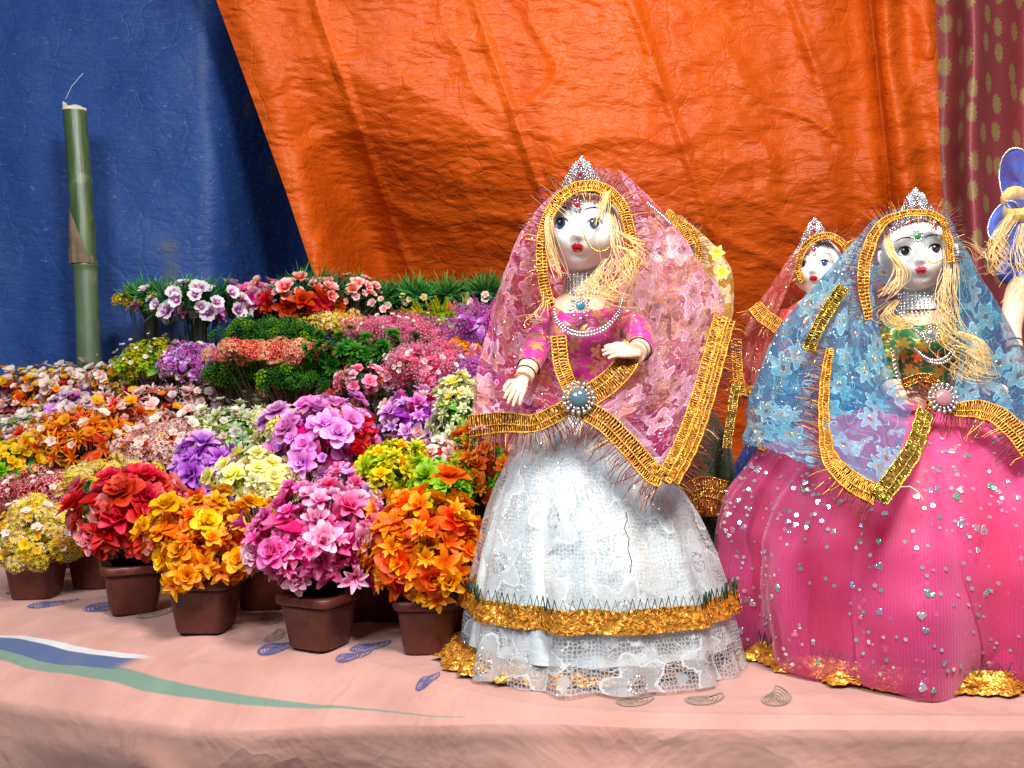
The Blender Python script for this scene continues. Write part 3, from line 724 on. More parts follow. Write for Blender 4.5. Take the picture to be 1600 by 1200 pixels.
def plant(name, label, px, py, rx, ry, items, d=None, Hc=.145, fol='green', folk=.85, lo=-.70, cat='potted flowers', stem='stem', group='artificial flowers in brown pots', out=.0, potsc=1.):
    if d is None: d = solve_d(px, py, Hc)
    fr_ = d < 1.70 and py > 780; g_ = 1.16 if fr_ else 1.36
    rx *= g_; ry *= (1.14 if fr_ else (1.34 if py > 600 else 1.12)); py += ry*(.10 if fr_ else .02)
    c = P(px, py, d); gz = ground(c.x, d)
    root = thing(name, label, cat, (c.x, d, gz), group)
    k = d/F; ax = rx*k; az = ry*k; sd_ = prs.random()*50
    zr_ = prs.uniform(-.5, .5); link('pot', POT, root, sc=potsc*prs.uniform(.94, 1.05)).rotation_euler = (prs.uniform(-.02, .02), 0, zr_); pt = root.children[-1] if False else None
    p0 = [o for o in root.children][0]
    link('rim', RIM, p0); link('pot_filling', FILL, root, sc=potsc).rotation_euler = (0, 0, zr_)
    hc = c.z-gz
    if fol:
        f = link('foliage', kmesh('foliage', fol), root, (0, 0, hc-az*.15), sc=(ax*folk*1.2, ax*folk*1.2, az*folk*1.2)); stuff(f)
    if 590 < py < 720 and px < 420: items = list(items)+[('blossom', 'white', 14, 11, .1, 1., 1.12), ('blossom', 'blush', 9, 11, -.2, .9, 1.08)]
    sm = MB(); base = Vector((0, 0, .06*potsc))
    for kind, mat, n, size, *ex in items:
        me = kmesh(kind, mat); s = size*k*(.92 if fr_ else .86); n = int(n*(1.65 if fr_ else 2.0)) if kind not in ('grass', 'tulip', 'spike') else n; lo_ = ex[0] if ex else lo; hi_ = ex[1] if len(ex) > 1 else 1.
        rr = ex[2] if len(ex) > 2 else .9
        a0 = prs.random()*6
        for i in range(n):
            z = hi_-(hi_-lo_)*(i+prs.random()*.9)/n; a = a0+i*2.399963+prs.uniform(-.25, .25); r = math.sqrt(max(0, 1-z*z))
            dv = Vector((r*math.cos(a), r*math.sin(a), z)); rad = rr*prs.uniform(.80, 1.08)*(1+(.34 if fr_ else .42)*noise.noise(Vector((dv.x*1.7+sd_, dv.y*1.7, dv.z*1.7))))
            if prs.random() < .12 and dv.z > .05: rad *= 1.17
            ss = s*prs.uniform(.66, 1.22)
            pos = Vector((dv.x*ax*rad, dv.y*ax*rad, hc+dv.z*az*rad))
            dd = (dv*.85+Vector((prs.uniform(-.3, .3), prs.uniform(-.3, .3)-.15, .28+prs.uniform(-.2, .3))))
            q = Vector((0, 0, 1)).rotation_difference(dd.normalized()) @ Quaternion((0, 0, 1), prs.random()*6.28)
            if pos.z < .03: pos.z = .03+prs.random()*.02
            if kind == 'grass': ss *= 1.25; pos.z += .006; pos.y += .02
            link(PNAME[kind], me, root, pos-dd.normalized()*ss*.3, q, ss)
            if i % 2 == 0:
                e = pos-dd.normalized()*ss*.3
                sm.tube([base+Vector((dv.x*.012, dv.y*.012, 0)), base.lerp(e, .55)+Vector((0, 0, .01)), e], [.0016, .0012, .0009], 4, cap=False)
    sm.tube([base-Vector((0, 0, .02)), base.lerp(Vector((0, 0, hc)), .8)], [.006, .003], 6, cap=False)
    st = sm.build('stems', M[stem], root, world=False); stuff(st)
    return root
# --- front row -----------------------------------------------------------------
plant('potted_daisies', 'white and yellow ruffled flower ball in the leftmost front pot', 58, 835, 66, 50, [('pompon', 'whiteyel', 62, 15), ('blossom', 'white', 26, 9, -.3, 1., 1.04), ('blossom', 'yellow', 30, 9, -.5, .9, 1.0)], d=1.68, fol='yelgreen')
plant('potted_roses', 'big red roses with broad red petals, second pot from left', 208, 795, 80, 66, [('rose', 'redrose', 15, 31), ('magnolia', 'redrose', 12, 32), ('pointleaf', 'redleaf', 16, 30, -.6, .4, .85)], d=1.57, fol='redleaf')
plant('potted_roses', 'yellow and orange serrated roses in a front pot', 322, 838, 88, 74, [('rose', 'yelorange', 20, 22), ('pointleaf', 'yelorange', 42, 21, -.6, 1.), ('pointleaf', 'orangeleaf', 24, 22, -.7, .6, .75), ('rose', 'yellow', 5, 25, .2, .8, 1.0)], d=1.455, fol='orangeleaf')
plant('potted_magnolias', 'pink and white magnolia bunch in the middle front pot', 500, 830, 98, 84, [('magnolia', 'pinkwhite', 34, 27), ('rose', 'pinkwhite', 9, 24), ('pointleaf', 'pinkleaf', 26, 30, -.7, .4, .8), ('lily', 'pinkwhite', 16, 28, -.6, .2, 1.)], d=1.365, fol='pinkleaf')
plant('potted_orchids', 'glossy orange orchids and roses beside the white skirt', 668, 842, 92, 92, [('rose', 'orange', 14, 30), ('magnolia', 'orangeyel', 16, 22), ('pointleaf', 'orange', 30, 32, -.7, .6, .85), ('lily', 'orangeyel', 20, 23, -.75, .9, 1.05)], d=1.34, fol='orangeleaf')
# --- second row ----------------------------------------------------------------
plant('potted_primroses', 'bright yellow flowers over green leaves at the left edge', 12, 728, 42, 34, [('blossom', 'yellow', 44, 11, -.2, 1.), ('leafy', 'lime', 20, 16, -.8, .1)], fol='green')
plant('potted_hydrangea', 'red and white hydrangea heads behind the yellow daisies', 78, 772, 60, 30, [('cluster', 'redwhite', 40, 15), ('blossom', 'white', 16, 7, .2, 1., 1.1)], fol='red')
plant('potted_boxwood', 'small dark green leaf ball left of the red roses', 152, 788, 38, 26, [('leafy', 'darkgreen', 40, 11), ('parsley', 'green', 10, 14)], fol='darkgreen', cat='potted plant')
plant('potted_daisies', 'small pale yellow daisy heads above the green leaf ball', 172, 750, 56, 24, [('pompon', 'whiteyel', 34, 14), ('blossom', 'yellow', 14, 7)], fol='yelgreen')
plant('potted_magnolias', 'deep purple petals rising between red and yellow roses', 322, 736, 38, 38, [('magnolia', 'purple', 12, 30), ('pointleaf', 'purple', 12, 30)], fol='purple')
plant('potted_roses', 'cream roses with yellow hearts behind the orange roses', 412, 748, 54, 36, [('rose', 'paleyel', 20, 22), ('leafy', 'cream', 12, 18, -.6, .3)], fol='yelgreen', d=1.60)
plant('potted_roses', 'lilac roses with violet blossoms below, tall middle bush', 505, 690, 66, 56, [('rose', 'lilac', 22, 27), ('magnolia', 'lilac', 16, 24), ('blossom', 'lavender', 18, 14)], fol='pinkleaf', d=1.66)
plant('potted_violets', 'violet and pink blossoms just above the magnolia bunch', 560, 772, 56, 38, [('lily', 'lavender', 16, 19), ('magnolia', 'pinkwhite', 14, 19), ('blossom', 'lilac', 16, 14)], fol='purple', d=1.52)
plant('potted_primroses', 'yellow green starry flowers above the orange orchids', 615, 735, 48, 36, [('leafy', 'yelgreen', 34, 19), ('magnolia', 'yellow', 10, 17)], fol='lime', d=1.52)
plant('potted_succulents', 'lime green rose shaped leaves near the white skirt', 690, 757, 42, 34, [('rose', 'lime', 9, 22), ('leafy', 'lime', 24, 17)], fol='lime', d=1.46, cat='potted plant')
plant('potted_roses', 'orange roses with green leaves next to the veil hem', 752, 735, 46, 50, [('rose', 'orange', 14, 21), ('leafy', 'orangeyel', 18, 16), ('leafy', 'lime', 12, 17)], fol='orangeleaf', d=1.52)
# --- third row -----------------------------------------------------------------
plant('potted_roses', 'blush and white roses left of the orange spiky flowers', 82, 705, 60, 36, [('rose', 'blush', 24, 17), ('magnolia', 'blush', 18, 16)], fol='coral')
plant('potted_carnations', 'orange spiky petals spreading in a wide clump', 145, 688, 76, 42, [('spider', 'orangeyel', 36, 26), ('spider', 'orange', 22, 25), ('blossom', 'goldor', 12, 13, 0., 1., 1.05)], fol='orangeleaf')
plant('potted_hydrangea', 'pale peach hydrangea left of the cream leafy plant', 262, 698, 54, 30, [('cluster', 'blush', 34, 15), ('pompon', 'paleyel', 8, 13)], fol='coral')
plant('potted_jasmine', 'cream pointed petals on green stems, middle of the field', 372, 680, 72, 46, [('leafy', 'cream', 62, 17), ('leafy', 'mint', 14, 17, -.5, .5, .85)], fol='lime')
plant('potted_tulips', 'single scarlet tulip with red leaves in the centre', 553, 678, 26, 28, [('tulip', 'red', 5, 24), ('pointleaf', 'red', 9, 22)], fol='red', d=1.62)
plant('potted_tulips', 'magenta tulips with violet blossoms, right of the centre', 655, 662, 54, 42, [('tulip', 'magenta', 9, 23), ('lily', 'lavender', 16, 19), ('magnolia', 'violet', 14, 19), ('magnolia', 'blush', 4, 17)], fol='purple', d=1.72)
plant('potted_jasmine', 'cream buds in a tall clump left of the pink veil', 722, 655, 38, 56, [('leafy', 'cream', 52, 15), ('magnolia', 'paleyel', 6, 20, .5, 1.)], fol='lime', d=1.66)
plant('potted_roses', 'small blush roses above the lime green leaves', 678, 712, 36, 22, [('rose', 'blush', 10, 16), ('magnolia', 'redtipwhite', 8, 14)], fol='coral', d=1.60)
plant('potted_hydrangea', 'yellow and white florets behind the lilac roses', 452, 668, 40, 26, [('cluster', 'paleyel', 20, 14), ('leafy', 'cream', 12, 14)], fol='yelgreen', d=1.82)
# --- fourth row ----------------------------------------------------------------
plant('potted_mint', 'mint green and white leafy plant near the left edge', 38, 680, 42, 26, [('leafy', 'mint', 30, 14), ('leafy', 'lime', 8, 13)], fol='green')
plant('potted_lilies', 'red petals tipped white behind the peach hydrangea', 240, 655, 70, 40, [('spider', 'redtipwhite', 38, 24), ('lily', 'redtipwhite', 14, 20), ('blossom', 'goldor', 10, 11, .2, 1., 1.05)], fol='red')
plant('potted_hydrangea', 'coral and peach florets in the middle of the rows', 442, 628, 56, 24, [('cluster', 'coral', 36, 14), ('cluster', 'peach', 10, 13)], fol='coral')
plant('potted_azaleas', 'coral red blossoms left of the cream jasmine', 545, 622, 50, 30, [('magnolia', 'coral', 30, 15), ('magnolia', 'redtipwhite', 12, 14), ('blossom', 'red', 12, 12)], fol='red')
plant('potted_jasmine', 'cream and green sprigs beneath the dark green rosettes', 622, 628, 44, 32, [('leafy', 'cream', 46, 12)], fol='lime')
plant('potted_violets', 'lilac and white blossoms left of the white flowers', 140, 640, 46, 24, [('blossom', 'lavender', 34, 13), ('blossom', 'lilac', 16, 12)], fol='purple')
plant('potted_asters', 'lilac thin petalled asters under the yellow green hydrangea', 232, 606, 48, 20, [('spider', 'lilac', 28, 20)], fol='purple')
plant('potted_blossoms', 'small white blossoms on red stems, upper left rows', 326, 622, 70, 24, [('blossom', 'white', 60, 10), ('blossom', 'blush', 24, 10), ('spider', 'redtipwhite', 8, 14)], fol='coral')
plant('potted_blossoms', 'golden orange blossoms below the blue wall at far left', 55, 612, 46, 28, [('blossom', 'goldor', 58, 9), ('blossom', 'yellow', 14, 8, .3, 1., 1.15)], fol='orangeleaf')
plant('potted_blossoms', 'white and orange blossoms left of the bamboo post', 110, 606, 44, 26, [('blossom', 'white', 34, 9), ('blossom', 'goldor', 26, 9)], fol='coral')
plant('potted_blossoms', 'golden blossoms at the foot of the bamboo post', 180, 600, 30, 30, [('blossom', 'goldor', 34, 9), ('spider', 'yellow', 6, 11, .5, 1.)], fol='lime')
plant('potted_lilies', 'dusty pink petals behind the mint plant, far left', 28, 648, 50, 20, [('magnolia', 'blush', 26, 13), ('lily', 'pink', 12, 12)], fol='coral')
plant('potted_hydrangea', 'peach brown coral florets beneath the parsley leaves', 352, 598, 62, 17, [('fuzzy', 'peach', 18, 15), ('fuzzy', 'coral', 12, 15), ('fuzzy', 'pink', 8, 14)], fol='peach')
plant('potted_lilies', 'thin purple leaves poking out at the left frame edge', -8, 626, 30, 18, [('spider', 'violet', 10, 26)], fol='purple')
# --- upper rows ----------------------------------------------------------------
plant('potted_hydrangea', 'greenish yellow hydrangea right of the bamboo post', 238, 568, 42, 30, [('cluster', 'yelgreen', 26, 13), ('blossom', 'white', 26, 5, -.2, 1., 1.1), ('leafy', 'lime', 12, 11, -.6, 0.)], d=2.40, fol='lime')
plant('potted_violets', 'purple and lilac blossoms below the purple white lilies', 300, 568, 42, 32, [('magnolia', 'lavender', 22, 13), ('cluster', 'violet', 20, 11), ('blossom', 'white', 6, 9)], d=2.38, fol='purple')
plant('potted_parsley', 'bright green parsley leaves over the coral hydrangea', 425, 520, 60, 22, [('parsley', 'green', 34, 15), ('parsley', 'lime', 10, 12)], d=2.42, cat='potted plant')
plant('potted_parsley', 'green round leaves under the coral hydrangea, left clump', 365, 583, 36, 24, [('parsley', 'green', 22, 14), ('parsley', 'lime', 6, 12)], d=2.30, cat='potted plant')
plant('potted_parsley', 'green round leaves under the coral hydrangea, right clump', 462, 590, 46, 22, [('parsley', 'green', 26, 14), ('parsley', 'lime', 8, 12)], d=2.22, cat='potted plant')
plant('potted_hydrangea', 'wide coral and peach hydrangea head on a dark stem', 422, 556, 74, 22, [('cluster', 'coral', 26, 15), ('cluster', 'peach', 20, 15), ('spike', 'yelgreen', 3, 14, .5, 1.)], d=2.26, fol='peach', lo=-.1)
plant('potted_hydrangea', 'yellow florets under the red and white lilies', 522, 508, 42, 20, [('cluster', 'whiteyel', 24, 14), ('fuzzy', 'yellow', 8, 13)], d=2.48, fol='yelgreen')
plant('potted_cypress', 'dark green leaf rosettes on forked stems', 562, 553, 74, 32, [('rosette', 'green', 34, 16), ('rosette', 'darkgreen', 12, 16, -.4, .3, .8)], d=2.24, fol='darkgreen', cat='potted plant', folk=.7)
plant('potted_chrysanthemums', 'light pink fringed flowers above the green rosettes', 618, 518, 66, 24, [('fuzzy', 'pink', 36, 15), ('blossom', 'white', 24, 5, 0., 1., 1.1)], d=2.42, fol='pink')
plant('potted_chrysanthemums', 'large pink fringed ball right of the green rosettes', 668, 575, 54, 42, [('fuzzy', 'pink', 36, 16), ('tulip', 'pink', 14, 14), ('blossom', 'white', 24, 6, -.3, .5, 1.08), ('tulip', 'violet', 6, 16, -.7, -.2)], d=2.14, fol='pink')
plant('potted_goldenrod', 'yellow green feathery spikes below the grass tufts', 692, 500, 44, 24, [('spike', 'yelgreen', 26, 20, .0, 1.), ('spike', 'yellow', 8, 16, .0, 1.)], d=2.50, fol='lime')
plant('potted_heather', 'violet feathery spikes beside the pink veil', 752, 515, 42, 44, [('spike', 'violet', 18, 22, .1, 1.), ('fuzzy', 'violet', 26, 14), ('spike', 'pink', 8, 20, .2, 1.)], d=2.34, fol='purple')
plant('potted_pansies', 'small orange pansies between pink and violet flowers', 715, 558, 24, 26, [('rose', 'orange', 10, 12), ('magnolia', 'goldor', 12, 12), ('spider', 'yellow', 3, 10)], d=2.26, fol='orangeleaf')
plant('potted_heather', 'magenta violet florets left of the veil edge, lower clump', 742, 590, 36, 36, [('fuzzy', 'violet', 30, 13), ('cluster', 'violet', 12, 12)], d=2.12, fol='purple')
plant('potted_azaleas', 'scarlet blossoms half hidden behind the green rosettes', 510, 568, 30, 24, [('magnolia', 'red', 20, 13), ('magnolia', 'coral', 10, 12)], d=2.32, fol='red')
plant('potted_roses', 'dusky pink roses under the green rosettes', 572, 592, 40, 22, [('rose', 'pink', 14, 14), ('spider', 'coral', 6, 12)], d=2.16, fol='darkgreen')
# --- tall back row: fans of grass with flowers on dark stems ---------------------
def fan(label, px, py, rx, ry, items, d, name='potted_lilies', stemh=.9):
    root = plant(name, label, px, py, rx, ry, items, d=d, fol=None, lo=-.2, cat='potted flowers', group='tall fan bouquets along the back')
    c = P(px, py, d); gz = ground(c.x, d); hc = c.z-gz; k = d/F
    mb = MB(); mb.lathe([(.007, .05), (.010, hc*.55), (.018, hc-ry*k*1.0), (rx*k*.42, hc-ry*k*.45), (rx*k*.5, hc-ry*k*.3), (0.001, hc-ry*k*.35)], 14)
    mb.build('stem_bundle', M['stem'], root, world=False)
    return root
fan('grass fan with small yellow florets, leftmost of the back row', 236, 472, 44, 24, [('grass', 'grass', 11, 36, .0, 1., .65), ('cluster', 'yellow', 12, 10, -.5, .3, .8), ('spike', 'yelgreen', 5, 14, .1, .8, .7)], 2.56)
fan('purple centred white lilies in a grass fan on a dark stem', 312, 480, 52, 32, [('grass', 'grass', 14, 42, -.1, 1., .7), ('blossom', 'purwhite', 22, 19, -.5, 1., 1.05), ('magnolia', 'violet', 8, 15, -.7, 0., .6)], 2.48)
fan('pink blossom bunch between two grass fans', 403, 474, 30, 26, [('blossom', 'pinkwhite', 24, 15, -.4, 1., 1.05), ('magnolia', 'magenta', 12, 15, -.8, .1, .7), ('grass', 'grass', 4, 30, .2, 1., .5)], 2.56)
fan('red and white blossoms in the tallest grass fan', 468, 468, 46, 28, [('grass', 'grass', 13, 46, -.1, 1., .7), ('blossom', 'redtipwhite', 18, 17, .0, 1., 1.05), ('magnolia', 'red', 12, 21, -.6, .2, .9)], 2.50)
fan('dusty red blossoms in the grass fan behind the dark rosettes', 555, 462, 34, 26, [('grass', 'grass', 8, 36, 0., 1., .7), ('blossom', 'redtipwhite', 16, 14, .0, 1., 1.05), ('blossom', 'blush', 8, 10, -.5, .2)], 2.60)
plant('potted_grass', 'low grass fan with dusky pink flowers, left of the tufts', 600, 472, 32, 22, [('grass', 'grass', 11, 38, .0, 1., .6), ('blossom', 'blush', 8, 10, -.6, .1)], d=2.62, fol='grass', cat='potted plant', group='grass tufts along the back')
plant('potted_grass', 'plain grass tuft under the orange sheet', 652, 470, 34, 18, [('grass', 'grass', 13, 40, .0, 1., .6), ('blossom', 'paleyel', 6, 9, -.2, .4)], d=2.64, fol='grass', cat='potted plant', group='grass tufts along the back')
plant('potted_grass', 'grass tuft above the yellow feathery spikes', 706, 468, 34, 18, [('grass', 'grass', 12, 38, .0, 1., .6)], d=2.63, fol='grass', cat='potted plant', group='grass tufts along the back')
plant('potted_grass', 'rightmost grass tuft, half behind the pink veil', 765, 466, 32, 18, [('grass', 'grass', 12, 38, .0, 1., .6), ('blossom', 'blush', 8, 11, -.4, .3)], d=2.60, fol='grass', cat='potted plant', group='grass tufts along the back')

# ------------------------------------------------------------------ dolls
def head_y(x, z, a=.048, b=.050, c=.0575):
    ta = a*(1-.10*smooth((-z-.010)/.05)+.03*smooth(z/.03))
    if z < 0: c = c*.94
    q = (x/ta)**2+(z/c)**2
    base = b*math.sqrt(max(0., 1-q))
    g = lambda x0, z0, sx, sz, h: h*math.exp(-((x-x0)/sx)**2-((z-z0)/sz)**2)
    d = g(.0, -.013, .0055, .0055, .0085)+g(0, -.004, .0045, .010, .0030)+g(.0045, -.0155, .003, .003, .0015)+g(-.0045, -.0155, .003, .003, .0015)
    d += g(.024, -.019, .013, .013, .0040)+g(-.024, -.019, .013, .013, .0040)
    d -= g(.0195, .003, .010, .008, .0040)+g(-.0195, .003, .010, .008, .0040)
    d += g(0, -.0275, .010, .007, .0042)-g(0, -.0365, .009, .0035, .0022)+g(0, -.047, .012, .008, .0045)
    d += g(0, .032, .03, .018, .002)
    return -(base+d), q
def head_mesh():
    mb = MB(); n = 72; m = 56; rows = []; uv = []
    a, b, c = .048, .050, .0575
    for i in range(m+1):
        th = math.pi*i/m; cc = c if i <= m/2 else c*.94; z = cc*math.cos(th); row = []
        for k in range(n):
            ph = 2*math.pi*k/n; sx = math.sin(th)*math.sin(ph); sy = -math.sin(th)*math.cos(ph)
            ta = a*(1-.10*smooth((-z-.010)/.05)+.03*smooth(z/.03)); x = sx*ta
            if sy <= 0:
                y, _ = head_y(x, z); base = b*math.sqrt(max(0., 1-(x/ta)**2-(z/c)**2))
                w = smooth(-sy/.35); y = -base+(y+base)*w
            else: y = sy*b*1.05
            row.append((x, y, z))
        rows.append(row)
    mb.grid(rows, None, 0, True)
    # neck grown from the underside
    prof = []
    for i in range(9):
        t = i/8; r = .0175+.006*t*t+.004*(1-t)**3
        prof.append((r, -.040-.040*t))
    mb.lathe(prof, 28, 0, 1, .95, (0, .008, 0))
    return mb
def on_face(x, z, off=.0006): y, _ = head_y(x, z); return (x, y-off, z)
def decal(mb, pts, mi, off, c=None):
    n = len(pts); cx = sum(p[0] for p in pts)/n if c is None else c[0]; cz = sum(p[1] for p in pts)/n if c is None else c[1]
    rows = []
    for r in (.02, .35, .7, 1.):
        rows.append([on_face(cx+(x-cx)*r, cz+(z-cz)*r, off) for x, z in pts])
    mb.grid(rows, None, mi, True)
def ell(cx, cz, rx, rz, n=20, rot=0): return [(cx+rx*math.cos(a)*math.cos(rot)-rz*math.sin(a)*math.sin(rot), cz+rx*math.cos(a)*math.sin(rot)+rz*math.sin(a)*math.cos(rot)) for a in [2*math.pi*k/n for k in range(n)]]
def stroke(mb, pts, w, mi, off):
    pts = catmull([(x, 0, z) for x, z in pts], 18); A = []; B = []
    for i, p in enumerate(pts):
        t = pts[min(i+1, 17)]-pts[max(i-1, 0)]; t.normalize(); ww = w*math.sin(math.pi*(.08+.84*i/17))
        nx, nz = -t.z*ww, t.x*ww
        A.append(on_face(p.x+nx, p.z+nz, off)); B.append(on_face(p.x-nx, p.z-nz, off))
    mb.grid([B, A], None, mi)
def make_head(doll, loc, yaw, tilt, sc, lip='lip', roll=0., ear=True, iris='iris', look=0.):
    h = head_mesh().build('head', M['face'], doll, world=False)
    h.location = loc; h.rotation_euler = (tilt, roll, yaw); h.scale = (sc, sc, sc*.97)
    for s in (-1, 1):
        cx = s*.0195; mb = MB()
        decal(mb, ell(cx, .001, .0080, .0060), 0, .0009)
        decal(mb, ell(cx+look, .0012, .0054, .0058), 1, .0015)
        decal(mb, ell(cx+look, .0012, .0029, .0032), 2, .0020)
        decal(mb, ell(cx+look-.002, .0040, .0011, .0011, 10), 0, .0025)
        # lid line and lashes
        stroke(mb, [(cx-.0092, .0012-.001*(s < 0)), (cx-.0055, .0058), (cx, .0074), (cx+.0055, .0058), (cx+.0092, .0012-.001*(s > 0))], .0011, 2, .0024)
        stroke(mb, [(cx-.008, -.0022), (cx-.003, -.0055), (cx+.004, -.0055), (cx+.008, -.0022)], .0003, 2, .0024)
        for k in range(5):
            q = .004+k*.0018; stroke(mb, [(cx+s*q, .0068-k*.0010), (cx+s*(q+.0028), .0096-k*.0010)], .0003, 2, .0026)
        e = mb.build('eye', [M['white'], M[iris], M['black']], h, world=False)
        mb = MB(); stroke(mb, [(s*.006, .0165), (s*.012, .0195), (s*.021, .0205), (s*.032, .0165)], .0007, 0, .0007); mb.build('eyebrow', M['black'], h, world=False)
    mb = MB()
    up = [(-.0085, -.0270), (-.0050, -.0238), (-.002, -.0225), (0, -.0236), (.002, -.0225), (.0050, -.0238), (.0085, -.0270), (.0045, -.0278), (0, -.0284), (-.0045, -.0278)]
    lo = [(-.0070, -.0282), (-.002, -.0290), (.002, -.0290), (.0070, -.0282), (.0045, -.0325), (0, -.0338), (-.0045, -.0325)]
    decal(mb, up, 0, .0016); decal(mb, lo, 0, .0020); stroke(mb, [(-.006, -.0283), (0, -.0292), (.006, -.0283)], .0004, 1, .0022)
    mb.build('lips', [M[lip], M['black']], h, world=False)
    if ear:
        for s in (-1, 1):
            mb = MB(); mb.tube([(s*.0445, .0, .010), (s*.0485, .001, .008), (s*.0500, .003, -.002), (s*.0465, .001, -.012), (s*.044, -.001, -.014)], [.003, .0042, .0040, .0035, .0025], 8)
            mb.ball((s*.0455, .002, -.001), (.004, .006, .011), n=10, m=6); mb.build('ear', M['face'], h, world=False)
    return h
def head_m(h):
    return Matrix.Translation(h.location) @ h.rotation_euler.to_matrix().to_4x4() @ Matrix.Diagonal((*h.scale, 1))
# body sections: (z, half width, half depth, y centre)
BODY = [(.0, .030, .026, 0), (.030, .034, .030, 0), (.062, .042, .034, -.002), (.090, .053, .042, -.006), (.112, .056, .042, -.006), (.128, .050, .034, -.002), (.140, .036, .027, .0), (.148, .023, .022, .001), (.170, .020, .019, .002)]
def body_rows(zs, grow=0., n=36, bust=.010):
    rows = []
    for z in zs:
        w = interp(z, [b[0] for b in BODY], [b[1] for b in BODY])+grow; dd = interp(z, [b[0] for b in BODY], [b[2] for b in BODY])+grow; yc = interp(z, [b[0] for b in BODY], [b[3] for b in BODY])
        row = []
        for k in range(n):
            a = 2*math.pi*k/n; x = w*math.cos(a); y = dd*math.sin(a)+yc
            if math.sin(a) < 0:
                y -= bust*sum(math.exp(-((x-s*.021)/.014)**2-((z-.092)/.018)**2) for s in (-1, 1))
            row.append((x, y, z))
        rows.append(row)
    return rows
def make_torso(doll, base, sc, bodice_m, yaw=0., tilt=0.):
    def place(mb):
        Mx = Matrix.Translation(base) @ Matrix.Rotation(yaw, 4, 'Z') @ Matrix.Diagonal((sc, sc, sc, 1)); mb.v = [tuple(Mx @ Vector(p)) for p in mb.v]
    mb = MB(); mb.grid(body_rows(np.linspace(-.01, .172, 26)), None, 0, True); place(mb); mb.build('torso', M['skin'], doll, world=False)
    mb = MB(); zs = np.linspace(.004, .139, 26); rows = body_rows(zs, .0022, 48)
    for i, r in enumerate(rows):
        for k, p in enumerate(r):
            a = 2*math.pi*k/48; w = .0012*noise.noise(Vector((p[0]*60, p[1]*60, p[2]*30+sc)))+.0008*math.sin(p[2]*420+3*math.cos(a))*max(0, .5-i/26)
            z = p[2]
            if i >= 22 and math.sin(a) < -.2: z -= .007*(i-21)/4*max(0, -math.sin(a))**2   # scooped neckline
            r[k] = (p[0]+math.cos(a)*w, p[1]+math.sin(a)*w, z)
    UV = [[(k/48*.30*sc, z*sc) for k in range(49)] for z in zs]
    mb.grid(rows, UV, 0, True); place(mb)
    return mb.build('bodice', bodice_m, doll, world=False)
def make_arm(doll, pts, rs, split, sleeve_m, hand_dir, palm_n, hs=1., spread=.10):
    # pts shoulder > elbow > wrist, local to doll
    c = catmull(pts, 22); n = len(c); r = [interp(i/(n-1), [k/(len(rs)-1) for k in range(len(rs))], rs) for i in range(n)]
    mb = MB(); mb.tube(c, r, 16); 
    # hand: palm + four fingers + thumb rooted at the wrist
    w = c[-1]; f = Vector(hand_dir).normalized(); pn = Vector(palm_n).normalized(); sd = f.cross(pn).normalized(); pn = sd.cross(f)
    L = .020*hs; rows = []
    for t, hw, ht in ((-.15, .0058, .0052), (.1, .0066, .0050), (.45, .0088, .0046), (.85, .0092, .0040), (1.02, .0080, .0030)):
        o = w+f*L*t; rows.append([o+sd*hw*hs*math.cos(a)+pn*ht*hs*math.sin(a) for a in [2*math.pi*k/14 for k in range(14)]])
    mb.grid(rows, None, 0, True); mb.poly(rows[-1])
    for k, ln in enumerate((.80, 1.0, .94, .72)):
        q = (k-1.5)*.0047*hs; o = w+f*L*.92+sd*q; fd = (f+sd*(k-1.5)*spread).normalized(); ln = ln*.018*hs
        mb.tube([o-f*.004*hs, o+fd*ln*.35, o+fd*ln*.7-pn*ln*.10, o+fd*ln*.97-pn*ln*.28], [.0026*hs, .0025*hs, .0022*hs, .0015*hs], 8)
    o = w+f*L*.30+sd*.0070*hs
    mb.tube([o-sd*.003*hs, o+sd*.005*hs+f*.004*hs, o+sd*.007*hs+f*.011*hs-pn*.002*hs, o+sd*.006*hs+f*.016*hs-pn*.004*hs], [.0034*hs, .0030*hs, .0026*hs, .0017*hs], 8)
    a = mb.build('arm', M['skin'], doll, world=False)
    k = int(split*n); mb = MB(); cc = c[:k+1]
    rows = []
    mb.tube(cc, [x+.0022+.0009*math.sin(i*2.2) for i, x in enumerate(r[:k+1])], 18, cap=False, v=.3)
    tot = len(cc); mb.uv = []
    for i in range(tot-1):
        for j in range(18): mb.uv.append(((j/18*.07, i*.006), ((j+1)/18*.07, i*.006), ((j+1)/18*.07, (i+1)*.006), (j/18*.07, (i+1)*.006)))
    s = mb.build('sleeve', sleeve_m, a, world=False)
    # bangle line
    mb = MB(); mb.tube([c[-3]+ (c[-2]-c[-3])*.0, c[-3]+(c[-2]-c[-3])*.35], r[-3]+.0007, 14, cap=False); mb.build('bangle', M['black'], a, world=False)
    return a
